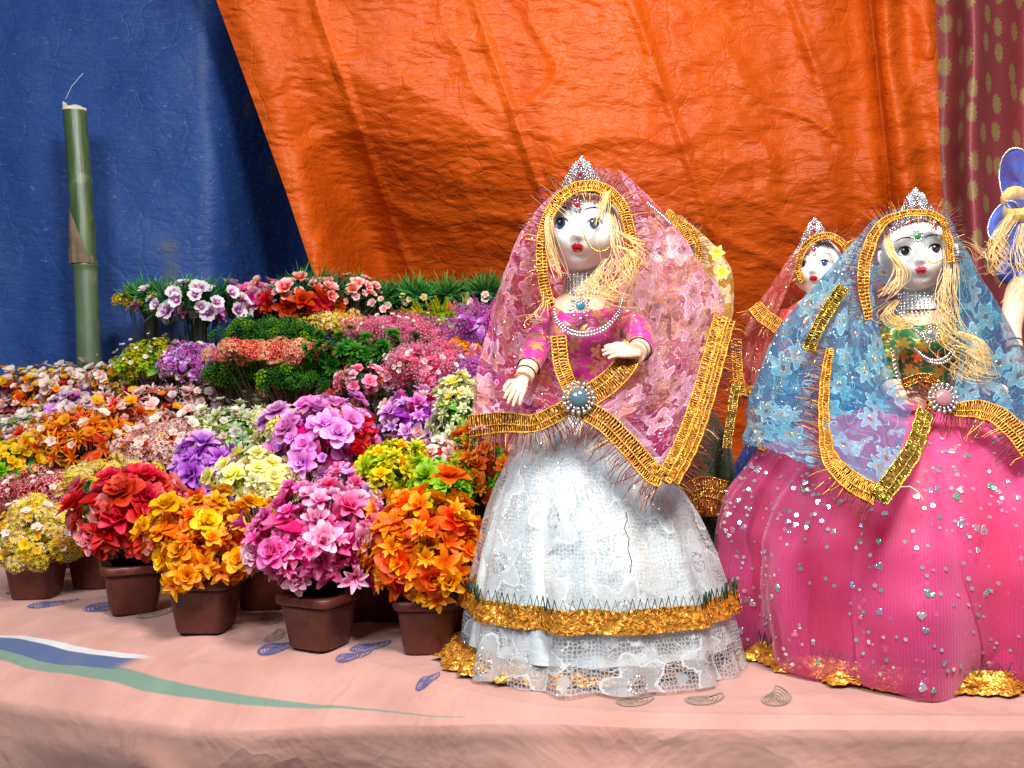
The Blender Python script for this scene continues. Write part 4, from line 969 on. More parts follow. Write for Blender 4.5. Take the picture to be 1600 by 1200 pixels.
# --- strips of gold lace ---------------------------------------------------------
def frame(pts, nrm):
    out = []
    for i, p in enumerate(pts):
        t = (pts[min(i+1, len(pts)-1)]-pts[max(i-1, 0)]).normalized()
        nn = nrm[i] if isinstance(nrm, list) else nrm
        s = t.cross(nn).normalized(); out.append((p, t, s, s.cross(t).normalized()))
    return out
def lace_trim(doll, path, width, nrm=Vector((0, -1, .1)), mat='gold', fr=None, frmat='fringe', rib=.0029, seed=1, name='gold_trim', frlen=.022, loops=True, wl=None):
    """path world points; corrugated gold lace band with braided edges; fr = side (+1/-1) for loose fringe threads"""
    rd = random.Random(seed); path = [Vector(p) for p in path]
    L = sum((Vector(path[i+1])-Vector(path[i])).length for i in range(len(path)-1)); n = max(8, int(L/rib)); pts = catmull(path, n*3+1); fm = frame(pts, nrm)
    mb = MB(); N = len(fm); back = [[], [], [], [], []]
    for i, (p, t, s, nn) in enumerate(fm):
        wv = .0012*math.sin(i*.21)+.001*noise.noise(Vector((i*.05, seed, 0)))
        w = width*(1 if wl is None else interp(i/(N-1), [k/(len(wl)-1) for k in range(len(wl))], wl))
        for q in range(5):
            f = q/4-.5; back[q].append(p+s*w*f*.94+nn*(wv-.0010+.0006*(i % 3 == 1)))
    mb.grid(back, None, 1)
    for i in range(0, N-1, 3):   # raised transverse threads
        p, t, s, nn = fm[i]; wv = .0012*math.sin(i*.21)+.001*noise.noise(Vector((i*.05, seed, 0)))
        w = width*(1 if wl is None else interp(i/(N-1), [k/(len(wl)-1) for k in range(len(wl))], wl))
        sk = rd.uniform(-.35, .35)*rib; rr = rib*.24; A = []
        for q in range(7):
            f = q/6-.5; h = .0010+.0011*abs(math.sin(q*1.57+.3)) + wv
            A.append(p+s*w*f+t*(sk*math.sin(q*1.05+i)+ (rib*.3 if q % 2 else 0))+nn*h)
        mb.tube(A, rr, 4, 0, cap=False)
    for f, r in ((-.5, .0011), (.10, .0008), (.5, .0011)):   # braids
        A = []
        for i in range(0, N, 1):
            p, t, s, nn = fm[i]; w = width*(1 if wl is None else interp(i/(N-1), [k/(len(wl)-1) for k in range(len(wl))], wl))
            A.append(p+s*(w*f+.0006*math.sin(i*2.1))+nn*(.0016+.0006*math.cos(i*2.1)+.0012*math.sin(i*.21)))
        mb.tube(A, r, 4, 0, cap=False)
    o = mb.build(name, [M[mat], M['gold_back']], doll)
    if fr:
        mb = MB(); zmax = max(q_[0].z for q_ in fm)
        for i, side in [(i, sd) for i in range(0, N, 2) for sd in ((fr,) if abs(fr) == 1 else (-1, 1))]:
            if rd.random() < .12: continue
            p, t, s, nn = fm[i]; w = width*(1 if wl is None else interp(i/(N-1), [k/(len(wl)-1) for k in range(len(wl))], wl))
            if abs(fr) == 2 and side == 1 and p.z < zmax-.016: continue
            a = p+s*side*w*.5; l = frlen*rd.uniform(.5, 1.15)*(.62 if abs(fr) == 2 and side == 1 else 1); d1 = (s*side+t*rd.uniform(-.28, .28)+nn*rd.uniform(-.05, .35)).normalized()
            b = a+d1*l*.5; c = b+(d1+t*rd.uniform(-.5, .5)+Vector((0, 0, -.25))).normalized()*l*.5
            mb.tube([a, b, c], [.00062, .00058, .00035], 3, 0 if rd.random() < .85 else 1, cap=False)
        stuff(mb.build('fringe', [M[frmat], M['fringe_gold']], o))
    return o
def PP(l): return [P(*p) for p in l]
def hair(doll, locks, seed=5, name='hair'):
    rd = random.Random(seed); mb = MB()
    for pts, n, spread, curl, turns in locks:
        base = PP(pts)
        for k in range(int(n*1.25)):
            ph = rd.random()*6.28; off = Vector((rd.gauss(0, spread*1.35), rd.gauss(0, spread*.6), rd.gauss(0, spread*.5))); cr = curl*rd.uniform(.3, 1.7); tn = turns*rd.uniform(.7, 1.3); end = rd.uniform(.75, 1.0)
            m = 26; c = catmull(base, m)[:max(8, int(m*end))]; out = []
            for i, p in enumerate(c):
                t = i/m; a = ph+tn*6.28*t; w = cr*smooth(t*1.6)
                out.append(p+off*(.35+t)+Vector((math.cos(a)*w, math.sin(a)*w*.8, math.sin(a)*w*.35)))
            mb.tube(out, [.00042*(1-.4*i/len(out)) for i in range(len(out))], 4, 0, cap=False, flat=.6)
    return stuff(mb.build(name, M['hair'], doll))
def beads(mb, pts, r, mi=0, n=5, m=3):
    for p in pts: mb.ball(tuple(p), r, mi, n, m)
def along(path, step):
    L = sum((Vector(path[i+1])-Vector(path[i])).length for i in range(len(path)-1)); return catmull(path, max(3, int(L/step)))
def tiara(doll, h, sc, w=.046, hh=.032, gems=('red_gem',), seed=2):
    rd = random.Random(seed); Mx = head_m(h); mb = MB()
    def top(x):   # outline height above forehead arc
        u = abs(x)/w; return hh*(.55*math.exp(-(u/.55)**2)+.45*max(0, 1-u)**.9)*(1+.05*math.cos(u*26))+.004
    def pt(x, v, o=0.):
        u = x/w; zb = .036-.028*u*u-.006*abs(u); yb = -.040+.036*abs(u)**1.7
        z = zb+top(x)*v; y = yb+.012*v*(1-abs(u)) -.005*math.sin(math.pi*v)
        return Mx @ Vector((x*(1-.08*v), y-o, z+.010))
    rows = [[pt(-w+2*w*i/28, v, .002+.0016*noise.noise(Vector((i*.9, v*9, seed)))) for i in range(29)] for v in [k/8 for k in range(9)]]
    mb.grid(rows); rows2 = [[p+Vector((0, .006, 0)) for p in r] for r in rows]; mb.grid(rows2)
    for j in range(16):
        v = j/15; 
        for i in range(44):
            x = -w+2*w*(i+.5*(j % 2))/44
            if top(x)*1.0 < .012 and j % 2: continue
            p = pt(x, v, .0035+rd.uniform(-.001, .001)); r = rd.uniform(.0007, .0013)
            mb.ball(tuple(p), (r*1.2, r, r), 0, 4, 2)
    o = mb.build('tiara', M['silver'], doll, world=False)
    g = MB()
    for v, g_ in ((.36, 0), (.68, 0)):
        p = pt(.0, v, .008); g.ball(tuple(p), (.0028, .002, .0028), 0, 10, 6)
    g.build('gem', M[gems[0]], o, world=False)
    g = MB()
    for v in (.36, .68):
        p = pt(0, v, .0065)
        for k in range(9): a = k*.698; g.ball((p[0]+.0048*math.cos(a), p[1], p[2]+.0048*math.sin(a)), .0014, 0, 5, 3)
    g.build('gem_ring', M['silverbead'], o, world=False)
    return o
def rosette(name, doll, c, r, gem, nrm=Vector((0, -1, 0)), big=False):
    q = Vector((0, 0, 1)).rotation_difference(nrm); mb = MB(); mp = lambda x, y, z: c+q @ Vector((x, y, z))
    n = 16 if big else 9
    for rr, br in (((r*.82, r*.14), (r*.60, r*.10)) if big else ((r*.78, r*.22),)):
        for k in range(n): a = 2*math.pi*k/n; mb.ball(tuple(mp(rr*math.cos(a), rr*math.sin(a), 0)), br, 0, 6, 4)
    o = mb.build(name, M['silverbead'], doll)
    g = MB(); rows = []
    for t in (0, .35, .7, .9, 1.):
        rr = r*.52*math.sin(t*math.pi/2); z = r*.22*math.cos(t*math.pi/2); rows.append([mp(max(rr, .0001)*math.cos(a), max(rr, .0001)*math.sin(a), z+.0012) for a in [2*math.pi*k/18 for k in range(18)]])
    g.grid(rows, None, 0, True); g.build('gem', gem, o); return o
def veil(doll, ribs, mat, nu, nv, wr=.004, seed=0, sc=(1, 1), name='veil'):
    cols = [catmull(PP(r), nv) for r in ribs]
    grid = []
    for j in range(nv): grid.append(catmull([c[j] for c in cols], nu))
    UV = []; out = []
    for j in range(nv):
        r = []; u = []; acc = 0
        for i in range(nu):
            p = grid[j][i]
            if i: acc += (grid[j][i]-grid[j][i-1]).length
            t = j/(nv-1); du = grid[j][min(i+1, nu-1)]-grid[j][max(i-1, 0)]; dv = grid[min(j+1, nv-1)][i]-grid[max(j-1, 0)][i]; nn = du.cross(dv)
            nn = nn.normalized() if nn.length > 1e-9 else Vector((0, -1, 0))
            s = i/(nu-1)
            fold = math.sin(s*70+seed+3*noise.noise(Vector((s*6, t*2, seed))))*.6+noise.noise(Vector((s*30, t*4, seed)))+.5*noise.noise(Vector((s*60, t*16, seed+3)))
            p = p+nn*fold*wr*smooth(t*3)*min(1, s*12, (1-s)*12)
            r.append(p); u.append((s*.62*sc[0], sum((grid[k+1][i]-grid[k][i]).length for k in range(j)) if j < 1 else UV[j-1][i][1]+(grid[j][i]-grid[j-1][i]).length))
        out.append(r); UV.append(u)
    mb = MB(); mb.grid(out, UV); return mb.build(name, mat, doll)
def skirt(doll, rows_def, mat, n=140, pleats=17, amp=.05, seed=0, name='skirt', nz=44, dep=.85, bulge=.0, amp_top=.2, arc=None, zcut=None):
    """rows_def: (z, centre x, centre depth, half width) local-world; closed pleated shell"""
    zs = [r[0] for r in rows_def][::-1]
    f = lambda z, k: interp(z, zs, [r[k] for r in rows_def][::-1])
    z0, z1 = rows_def[0][0], rows_def[-1][0]; rows = []; UV = []
    ra = random.Random(seed); phs = [ra.random()*6 for _ in range(6)]
    for j in range(nz+1):
        t = j/nz; z = z0+(z1-z0)*t; w = f(z, 3); row = []; u = []
        for k in range(n):
            a = 2*math.pi*k/n
            pl = math.sin(a*pleats+phs[0]+1.2*math.sin(a*3+phs[1])+.8*t)+.6*math.sin(a*(pleats*1.7//1)+phs[2]-1.1*t)+.9*noise.noise(Vector((math.cos(a)*2.5, math.sin(a)*2.5, t*3+seed)))
            A = amp*(amp_top+(1-amp_top)*t)
            rr = w*(1+A*pl+.3*amp*noise.noise(Vector((math.cos(a)*6, math.sin(a)*6, t*9+seed))))
            zz = z+(.006*noise.noise(Vector((math.cos(a)*3, math.sin(a)*3, seed+9)))*(t**6) if zcut is None else 0)
            row.append((f(z, 1)+rr*math.cos(a), f(z, 2)+rr*dep*math.sin(a), zz)); u.append((a*.16, z))
        u.append((2*math.pi*.16, z)); rows.append(row); UV.append(u)
    mb = MB(); mb.grid(rows, UV, 0, True)
    return mb.build(name, mat, doll), rows
def band(doll, rows, j0, j1, name, mats, out=.003, seed=0, ruffle=.004, zig=None):
    """sequin/gold band running round the skirt between shell rows j0..j1"""
    n = len(rows[0]); cx = sum(p[0] for p in rows[int(j0)])/n; cy = sum(p[1] for p in rows[int(j0)])/n; mb = MB(); rd = random.Random(seed)
    J = 9; G = []; nn = n*3
    for q in range(J+1):
        jf = j0+(j1-j0)*q/J; ja = int(jf); jb = min(ja+1, len(rows)-1); fr = jf-ja; r = []
        for k in range(nn):
            kf = k/3; ka = int(kf) % n; kb = (ka+1) % n; g = kf-int(kf)
            p = Vector(rows[ja][ka]).lerp(Vector(rows[ja][kb]), g).lerp(Vector(rows[jb][ka]).lerp(Vector(rows[jb][kb]), g), fr)
            o = Vector((p.x-cx, p.y-cy, 0)).normalized()
            r.append(p+o*(out+ruffle*noise.noise(Vector((k*.35, q*1.3, seed)))+rd.uniform(-.0008, .0008))+Vector((0, 0, rd.uniform(-.0012, .0012))))
        G.append(r)
    mb.grid(G, None, 0, True)
    # tangled raised threads
    for i in range(int(nn*1.6)):
        k = rd.randrange(nn); q = rd.randrange(J); l = rd.randint(2, 5); pts = []
        for s in range(l): 
            p = G[min(max(q+rd.choice((-1, 0, 1)), 0), J)][(k+s*2) % nn]; o = Vector((p.x-cx, p.y-cy, 0)).normalized(); pts.append(p+o*rd.uniform(.001, .0028)); 
        mb.tube(pts, .0005, 3, rd.choice((0, 0, 0, 1)), cap=False)
    b = mb.build(name, mats, doll)
    if zig:
        z = MB(); pts = []
        step = 3
        for i, k in enumerate(range(0, nn+1, step)):
            p = G[0][k % nn]; o = Vector((p.x-cx, p.y-cy, 0)).normalized()
            pts.append(p+o*.003+Vector((0, 0, (.012 if i % 2 else -.004)+.002*noise.noise(Vector((i*.7, 1, 1))))))
        z.tube(pts, .0010, 4, 0, cap=False); z.build('zigzag_thread', M[zig], b)
    return b
lace_pink = lace_mat('pink_flower_lace', (.70, .03, .24), (.90, .56, .70), .0034, .052, .44, .70, .12, gl=.06, tint=(.62, .18, .08), glit=(1., .62, .45))
lace_white = lace_mat('white_net_lace', (.66, .69, .71), (.72, .74, .75), .0048, .095, .62, .66, .08, gl=.03, glit=(1, 1, 1))
lace_blue = lace_mat('blue_flower_lace', (.008, .15, .36), (.24, .56, .70), .0030, .046, .68, .80, .40, gl=.10, glit=(.95, .80, .35), tint=(.03, .32, .50), petals=6.)
lace_yellow = lace_mat('yellow_flower_lace', (.75, .40, .02), (.86, .78, .50), .004, .05, .6, .9, .25, gl=.03)
lace_red = lace_mat('red_lace', (.45, .02, .02), (.55, .12, .10), .003, .05, .7, .8, .45, gl=.05)
lace_dark = lace_mat('dark_green_lace', (.015, .06, .02), (.10, .10, .03), .0035, .05, .8, .9, .75, gl=.07)
lace_navy = lace_mat('royal_blue_net', (.012, .03, .30), (.03, .09, .50), .003, .05, .8, .9, .7, gl=.06, glit=(.8, .9, 1.))
tul_pink = tulle_mat('pink_tulle', (.88, .12, .37), .34, .98)
tul_pink2 = tulle_mat('inner_pink_net', (.86, .07, .26), .50, .95)
sat_white = satin('white_satin', (.46, .52, .55), (.66, .64, .60))
sat_red = satin('crimson_satin', (.80, .05, .07), (.85, .12, .05))
sat_dark = satin('dark_brown_satin', (.03, .025, .01), (.08, .05, .015))
sat_blue = satin('royal_blue_satin', (.01, .04, .35), (.02, .09, .5))

# ---- the white skirted doll in front ---------------------------------------------
DG = 'dressed bride dolls on the stall'
def doll_at(label, x, y): return thing('bride_doll', label, 'doll', (x, y, ground(x, y)), DG)
b1 = P(935, 1035, 1.275); D1 = doll_at('large bride doll in white lace skirt, magenta bodice and pink veil', b1.x, 1.275)
L1 = Vector(D1.location)
hc = P(912, 357, 1.262)-L1
H1 = make_head(D1, hc, R(-12), R(3), 1.06, roll=R(2), look=-.001)
tb = P(905, 640, 1.275)-L1
make_torso(D1, tb+Vector((0, 0, 0)), 1.0, M['bodice_magenta'], R(-6))
loc = lambda *a: P(*a)-L1
make_arm(D1, [loc(862, 497, 1.272), loc(845, 530, 1.262), loc(832, 560, 1.235), loc(818, 592, 1.205)], [.0165, .0160, .0140, .0115], .80, M['bodice_magenta'], (-.35, -.55, -.6), (.0, -.6, .5), 1.15)
make_arm(D1, [loc(968, 497, 1.270), loc(992, 515, 1.250), loc(1001, 540, 1.215), loc(993, 552, 1.190)], [.0165, .0165, .0150, .0125], .80, M['bodice_magenta'], (-.90, -.35, .10), (.1, -.6, .7), 1.2)
mb = MB()
for q in range(8):
    zz = hc.z-.060-.0035*q
    for k in range(26): a = 2*math.pi*k/26; mb.ball((hc.x+.0232*math.cos(a), hc.y+.008+.0222*math.sin(a), zz), .0017, 0, 5, 3)
mb.build('choker', M['silver'], D1, world=False)
mb = MB(); nk = [(865, 472, 1.238), (868, 500, 1.212), (888, 520, 1.200), (915, 525, 1.197), (945, 515, 1.200), (966, 492, 1.212), (973, 472, 1.235)]
for dz in (0, .0042): beads(mb, [p+Vector((0, 0, dz)) for p in along(PP(nk), .0040)], .0021)
mb.build('necklace', M['silverbead'], D1)
r1 = rosette('pendant', D1, P(907, 478, 1.203), .011, M['blue_gem'], big=True)
mb = MB()
for dx, dz in ((-16, 6), (-10, 16), (10, 16), (16, 6), (0, 20), (0, -18), (-12, -8), (12, -8)): mb.ball(tuple(P(907+dx, 478+dz, 1.204)), .0026, 0, 6, 4)
mb.build('pendant_stone', M['silverbead'], r1)
rosette('belt_brooch', D1, P(904, 622, 1.162), .0215, plain('smoky_grey_glass', (.10, .16, .20), .12, .2, .3, 90, coat=1), Vector((0, -1, .15)), True)
rosette('forehead_jewel', D1, P(902, 319, 1.205), .0075, M['red_gem'])
mb = MB(); beads(mb, along([P(911, 358, 1.196), P(916, 376, 1.190), P(930, 391, 1.196), P(948, 390, 1.208), P(962, 372, 1.226)], .0026), .0013); mb.build('nose_chain', M['goldbead'], D1)
tiara(D1, H1, 1.0)
# skirt
zpx = lambda py, d: CZ-(py-600)/F*d
def rowsd(l, d, k): return [(zpx(py, d)-0, (cx-800)/F*d, d, hw*k) for py, cx, hw in l]
k1 = 1.275/F
base_rows = [(632, 905, 40), (645, 905, 62), (680, 906, 98), (740, 915, 132), (800, 924, 160), (860, 928, 180), (920, 932, 192), (960, 935, 199), (1000, 937, 206), (1036, 938, 214)]
def shift_rows(l, d, k, dw=0.): return [(max(.002, zpx(py, d)), (cx-800)/F*d, d, (hw+dw)*k) for py, cx, hw in l]
skirt(D1, shift_rows(base_rows[:-1], 1.275, k1, -12), sat_white, 160, 9, .050, 3, 'underskirt', dep=.80)
_, rw = skirt(D1, shift_rows(base_rows, 1.275, k1), lace_white, 220, 11, .046, 5, 'lace_skirt', 60, dep=.82)
band(D1, rw, 42.5, 47.5, 'gold_band', [M['gold'], M['copper']], .0075, 4, .002, 'green_thread')
mb_rows = [(980, 930, 196), (1036, 930, 214)]
_, rw2 = skirt(D1, [(.030, L1.x-.030, 1.295, .150), (.0035, L1.x-.038, 1.295, .168)], M['copper'], 150, 19, .03, 9, 'underskirt_gold_hem', 6, dep=.80)
band(D1, rw2, 1, 6, 'gold_hem_band', [M['gold'], M['copper']], .002, 8, .005)
mb = MB(); mb.tube(PP([(978, 800, 1.118), (980, 812, 1.116), (975, 826, 1.113), (983, 842, 1.108), (981, 858, 1.104), (987, 878, 1.100), (985, 895, 1.098)]), .0006, 4); mb.build('loose_black_thread', M['black'], D1)
# veil
V1 = [[(880, 296, 1.235), (853, 350, 1.222), (851, 420, 1.222), (862, 500, 1.225), (873, 570, 1.205), (893, 617, 1.188)],
      [(885, 283, 1.25), (838, 340, 1.26), (828, 420, 1.28), (826, 500, 1.305), (825, 590, 1.285), (850, 655, 1.185)],
      [(895, 272, 1.27), (826, 350, 1.29), (797, 430, 1.31), (777, 520, 1.325), (772, 600, 1.30), (790, 668, 1.22)],
      [(905, 266, 1.29), (820, 360, 1.31), (784, 450, 1.33), (758, 550, 1.34), (742, 620, 1.32), (735, 678, 1.255)],
      [(910, 264, 1.32), (850, 350, 1.36), (830, 450, 1.38), (820, 560, 1.39), (830, 650, 1.39), (830, 700, 1.38)],
      [(930, 262, 1.33), (930, 350, 1.37), (930, 450, 1.39), (930, 560, 1.40), (935, 650, 1.41), (935, 720, 1.41)],
      [(950, 264, 1.32), (1010, 350, 1.36), (1040, 450, 1.38), (1060, 560, 1.39), (1070, 640, 1.38), (1060, 700, 1.36)],
      [(972, 267, 1.30), (1028, 325, 1.32), (1085, 405, 1.34), (1132, 485, 1.34), (1105, 600, 1.30), (1062, 700, 1.22)],
      [(972, 280, 1.28), (1010, 340, 1.29), (1048, 420, 1.295), (1075, 500, 1.29), (1065, 610, 1.26), (1032, 745, 1.165)],
      [(968, 298, 1.25), (990, 360, 1.25), (1008, 430, 1.265), (1020, 520, 1.27), (1010, 620, 1.215), (975, 690, 1.160)],
      [(960, 310, 1.24), (972, 370, 1.222), (975, 430, 1.22), (984, 510, 1.222), (968, 572, 1.185), (925, 630, 1.175)]]
veil(D1, V1, lace_pink, 190, 80, .0045, 2)
lace_trim(D1, PP([(858, 480, 1.213), (847, 425, 1.208), (848, 368, 1.208), (862, 328, 1.210), (886, 301, 1.206), (915, 291, 1.204), (947, 298, 1.208), (972, 324, 1.214), (985, 370, 1.216), (986, 420, 1.215)]), .0125, fr=2, seed=2, frlen=.024)
lace_trim(D1, PP([(872, 525, 1.205), (877, 570, 1.195), (888, 600, 1.186), (898, 618, 1.180)]), .018, seed=3)
lace_trim(D1, PP([(990, 540, 1.205), (975, 572, 1.188), (948, 600, 1.178), (915, 622, 1.174)]), .026, seed=4)
lace_trim(D1, PP([(734, 666, 1.250), (785, 660, 1.215), (830, 662, 1.190), (862, 650, 1.180), (895, 632, 1.176)]), .022, fr=1, seed=5, frlen=.030, wl=[1.2, 1.1, .9, .9, .8], mat='gold')
lace_trim(D1, PP([(905, 636, 1.172), (945, 660, 1.160), (985, 700, 1.152), (1015, 735, 1.148), (1036, 748, 1.148)]), .023, fr=1, seed=6, frlen=.034)
lace_trim(D1, PP([(1036, 752, 1.150), (1062, 700, 1.185), (1085, 640, 1.235), (1108, 560, 1.270), (1126, 495, 1.300)]), .017, seed=7)
lace_trim(D1, PP([(1050, 752, 1.152), (1078, 700, 1.187), (1100, 640, 1.237), (1122, 560, 1.272), (1138, 500, 1.302)]), .016, fr=1, seed=8, frlen=.024, nrm=Vector((.1, -1, .1)))
mb = MB(); beads(mb, along(PP([(1012, 318, 1.295), (1030, 333, 1.30), (1048, 350, 1.305)]), .0028), .0024); mb.build('silver_edging', M['silverbead'], D1)
hair(D1, [([(868, 305, 1.222), (856, 345, 1.205), (860, 385, 1.200), (868, 415, 1.200), (876, 440, 1.195)], 22, .0025, .003, .8),
          ([(948, 300, 1.205), (944, 318, 1.190), (937, 335, 1.186), (930, 352, 1.184)], 20, .0030, .0018, .7),
          ([(955, 330, 1.222), (962, 370, 1.210), (966, 410, 1.205), (958, 450, 1.192), (940, 480, 1.188)], 13, .006, .009, 1.8),
          ([(960, 360, 1.215), (985, 375, 1.205), (997, 392, 1.200), (975, 425, 1.195), (955, 452, 1.190)], 12, .006, .010, 2.0),
          ([(965, 385, 1.205), (990, 400, 1.196), (975, 440, 1.19), (945, 462, 1.186), (962, 480, 1.19)], 14, .003, .015, 3.2),
          ([(935, 425, 1.195), (925, 450, 1.188), (945, 470, 1.186)], 8, .003, .013, 2.6),
          ([(950, 405, 1.205), (936, 430, 1.192), (945, 455, 1.188), (965, 470, 1.192), (950, 486, 1.188)], 10, .008, .012, 2.2),
          ([(940, 425, 1.20), (925, 440, 1.190), (915, 455, 1.188), (905, 470, 1.19)], 12, .006, .006, 1.2),
          ([(866, 320, 1.205), (895, 345, 1.196), (910, 355, 1.196), (920, 380, 1.194), (930, 430, 1.19)], 2, .003, .002, .8),
          ([(852, 450, 1.215), (850, 485, 1.205), (835, 500, 1.21), (815, 505, 1.215)], 8, .006, .010, 1.5)], 5)

# ---- the pink skirted doll at the right ------------------------------------------
D2 = doll_at('bride doll in sequinned pink skirt, green bodice and blue lace veil', P(1430, 1000, 1.33).x, 1.33); L2 = Vector(D2.location)
lc2 = lambda *a: P(*a)-L2
hc2 = lc2(1434, 398, 1.33); H2 = make_head(D2, hc2, R(-19), R(0), .96, 'lip2', roll=R(-3), iris='black', look=.001)
make_torso(D2, lc2(1440, 640, 1.34), .92, M['bodice_green'], R(-10))
make_arm(D2, [lc2(1394, 520, 1.335), lc2(1382, 560, 1.315), lc2(1390, 600, 1.28), lc2(1404, 616, 1.262)], [.0155, .0150, .0130, .0105], .72, M['bodice_green'], (.75, -.5, -.15), (.0, -.6, .7), 1.0)
make_arm(D2, [lc2(1488, 515, 1.335), lc2(1510, 560, 1.315), lc2(1522, 590, 1.285), lc2(1530, 600, 1.270)], [.0155, .0150, .0130, .0105], .72, M['bodice_green'], (.55, -.7, -.2), (.0, -.6, .7), 1.0)
mb = MB()
for q in range(8):
    for k in range(26): a = 2*math.pi*k/26; mb.ball((hc2.x+.0225*math.cos(a), hc2.y+.006+.0215*math.sin(a), hc2.z-.053-.0042*q), .0018, 0, 5, 3)
mb.build('choker', M['silver'], D2, world=False)
mb = MB()
for nk in ([(1392, 545, 1.283), (1402, 590, 1.27), (1425, 606, 1.262)], [(1430, 545, 1.275), (1448, 560, 1.262), (1470, 562, 1.262), (1488, 545, 1.27), (1494, 505, 1.285), (1480, 480, 1.29)], [(1396, 480, 1.285), (1420, 505, 1.262), (1445, 530, 1.258)]):
    beads(mb, along(PP(nk), .0038), .0022)
    beads(mb, [p+Vector((.003, 0, -.004)) for p in along(PP(nk), .0038)], .0019)
mb.build('necklace', M['silverbead'], D2)
rosette('pendant', D2, P(1455, 522, 1.258), .012, M['silverbead'], big=True)
rosette('belt_brooch', D2, P(1474, 622, 1.192), .0205, plain('pale_pink_glass', (.50, .22, .24), .12, .2, .3, 90, coat=1), Vector((0, -1, .2)), True)
rosette('forehead_jewel', D2, P(1433, 369, 1.268), .0085, M['green_gem'])
mb = MB(); beads(mb, along([P(1446, 402, 1.262), P(1455, 410, 1.262), P(1466, 409, 1.272), P(1475, 402, 1.282)], .0026), .0012); mb.build('nose_chain', M['goldbead'], D2)
tiara(D2, H2, .95, .047, .040, ('silverbead',), 5)
k2 = 1.33/F
r2 = [(622, 1450, 50), (640, 1445, 95), (660, 1440, 170), (700, 1434, 228), (760, 1432, 268), (830, 1430, 290), (900, 1430, 299), (960, 1432, 297), (1010, 1434, 288), (1040, 1436, 278), (1016+5, 1436, 278)][:-1]
skirt(D2, shift_rows([(a, b, c*.86) for a, b, c in r2], 1.33, k2), sat_red, 140, 11, .03, 12, 'underskirt', dep=.74)
skirt(D2, shift_rows([(a, b, c*.93) for a, b, c in r2], 1.33, k2), tul_pink2, 200, 9, .045, 15, 'net_skirt', 50, dep=.76)
_, rw = skirt(D2, shift_rows(r2, 1.33, k2), tul_pink, 260, 6, .080, 18, 'tulle_skirt', 60, dep=.77)
_, rw3 = skirt(D2, [(.026, L2.x+.004, 1.33, .226), (.0035, L2.x+.004, 1.33, .246)], M['copper'], 180, 23, .03, 19, 'gold_hem', 6, dep=.80)
band(D2, rw3, 0, 6, 'gold_hem_band', [M['gold'], M['copper']], .003, 18, .006, 'green_thread')
PAN = []
for q, (a0, a1, b0, b1, sd) in enumerate(((205, 232, 196, 226, 1), (243, 262, 236, 268, 2), (258, 281, 270, 300, 3), (284, 300, 296, 330, 4), (178, 196, 176, 192, 5))):
    G = []; UV = []; nr = len(rw[0])
    for j in [*range(6, len(rw)-1, 2), len(rw)-1]:
        t = j/len(rw); row = []; u = []; ta = a0+(b0-a0)*t+3*math.sin(t*5+sd); tb_ = a1+(b1-a1)*t+3*math.sin(t*4+sd*2)
        for k in range(19):
            f = k/18; an = ta+(tb_-ta)*f; kf = an/360*nr; ka = int(kf) % nr; pp = Vector(rw[j][ka]).lerp(Vector(rw[j][(ka+1) % nr]), kf-int(kf))
            o = Vector((pp.x-L2.x, pp.y-L2.y, 0)).normalized(); row.append(pp+o*(.003+.010*math.sin(math.pi*f)*smooth(t*2)+.003*math.sin(f*12+t*6+sd))); u.append((an/360*1.0, pp.z))
        G.append(row); UV.append(u)
    PAN.append(G); mb = MB(); mb.grid(G, UV); mb.build('tulle_fold', tul_pink, D2)
# sequins on the outer tulle
holo = [plain('holographic_'+n_, c_, .12, .75) for n_, c_ in (('silver', (.85, .88, .9)), ('blue', (.45, .65, .95)), ('green', (.2, .8, .5)), ('pink', (.95, .7, .8)))]
def heart_mb():
    m = MB(); pts = []
    for k in range(20):
        t = 2*math.pi*k/20; pts.append((16*math.sin(t)**3/17, (13*math.cos(t)-5*math.cos(2*t)-2*math.cos(3*t)-math.cos(4*t))/17, 0))
    rows = [[(x*s, y*s, z) for x, y, _ in pts] for s, z in ((.01, .06), (.7, .055), (1., .03), (1., 0.))]
    m.grid(rows, None, 0, True); return m
HM = [heart_mb().mesh('heart_sequin', [h]) for h in holo]
rd = random.Random(4); dots = MB(); nrow = len(rw[0]); hcount = 0
for i in range(1000):
    src = rw; j = rd.uniform(9, 57); k = rd.uniform(0, nrow)
    if i % 2: src = rd.choice(PAN); j = rd.uniform(1, len(src)-2); k = rd.uniform(0, 17)
    nrow_ = nrow if src is rw else 10**6;  ja = int(j); ka = int(k) % nrow_; kb = (ka+1) % nrow_
    p = Vector(src[ja][ka])
    du = Vector(src[ja][kb])-p; dv = Vector(src[ja+1][ka])-p; p = p+du*rd.random()+dv*rd.random(); nn = du.cross(dv).normalized()
    cc = Vector((L2.x, L2.y, p.z))
    if nn.dot(p-cc) < 0: nn = -nn
    nn = (nn+Vector((rd.uniform(-.16, .16), rd.uniform(-.16, .16), rd.uniform(-.1, .25)))).normalized()
    q = Vector((0, 0, 1)).rotation_difference(nn) @ Quaternion((0, 0, 1), rd.random()*6.3); p = p+nn*.0005
    if i % 5 == 0:
        s = rd.uniform(.0034, .0060); link('heart_sequin', HM[rd.choice((0, 0, 0, 1, 2, 3))], D2, p-L2, q, s)
    else:
        s = rd.uniform(.0017, .0029); mi = rd.choice((0, 0, 0, 0, 1, 2, 3)); b = [p+q @ Vector((s*math.cos(a), s*math.sin(a), 0)) for a in [2*math.pi*t/8 for t in range(8)]]; t_ = [x+nn*s*.3 for x in b]
        dots.grid([b, t_], None, mi, True); dots.poly(t_, mi)
stuff(dots.build('round_sequins', holo, D2))
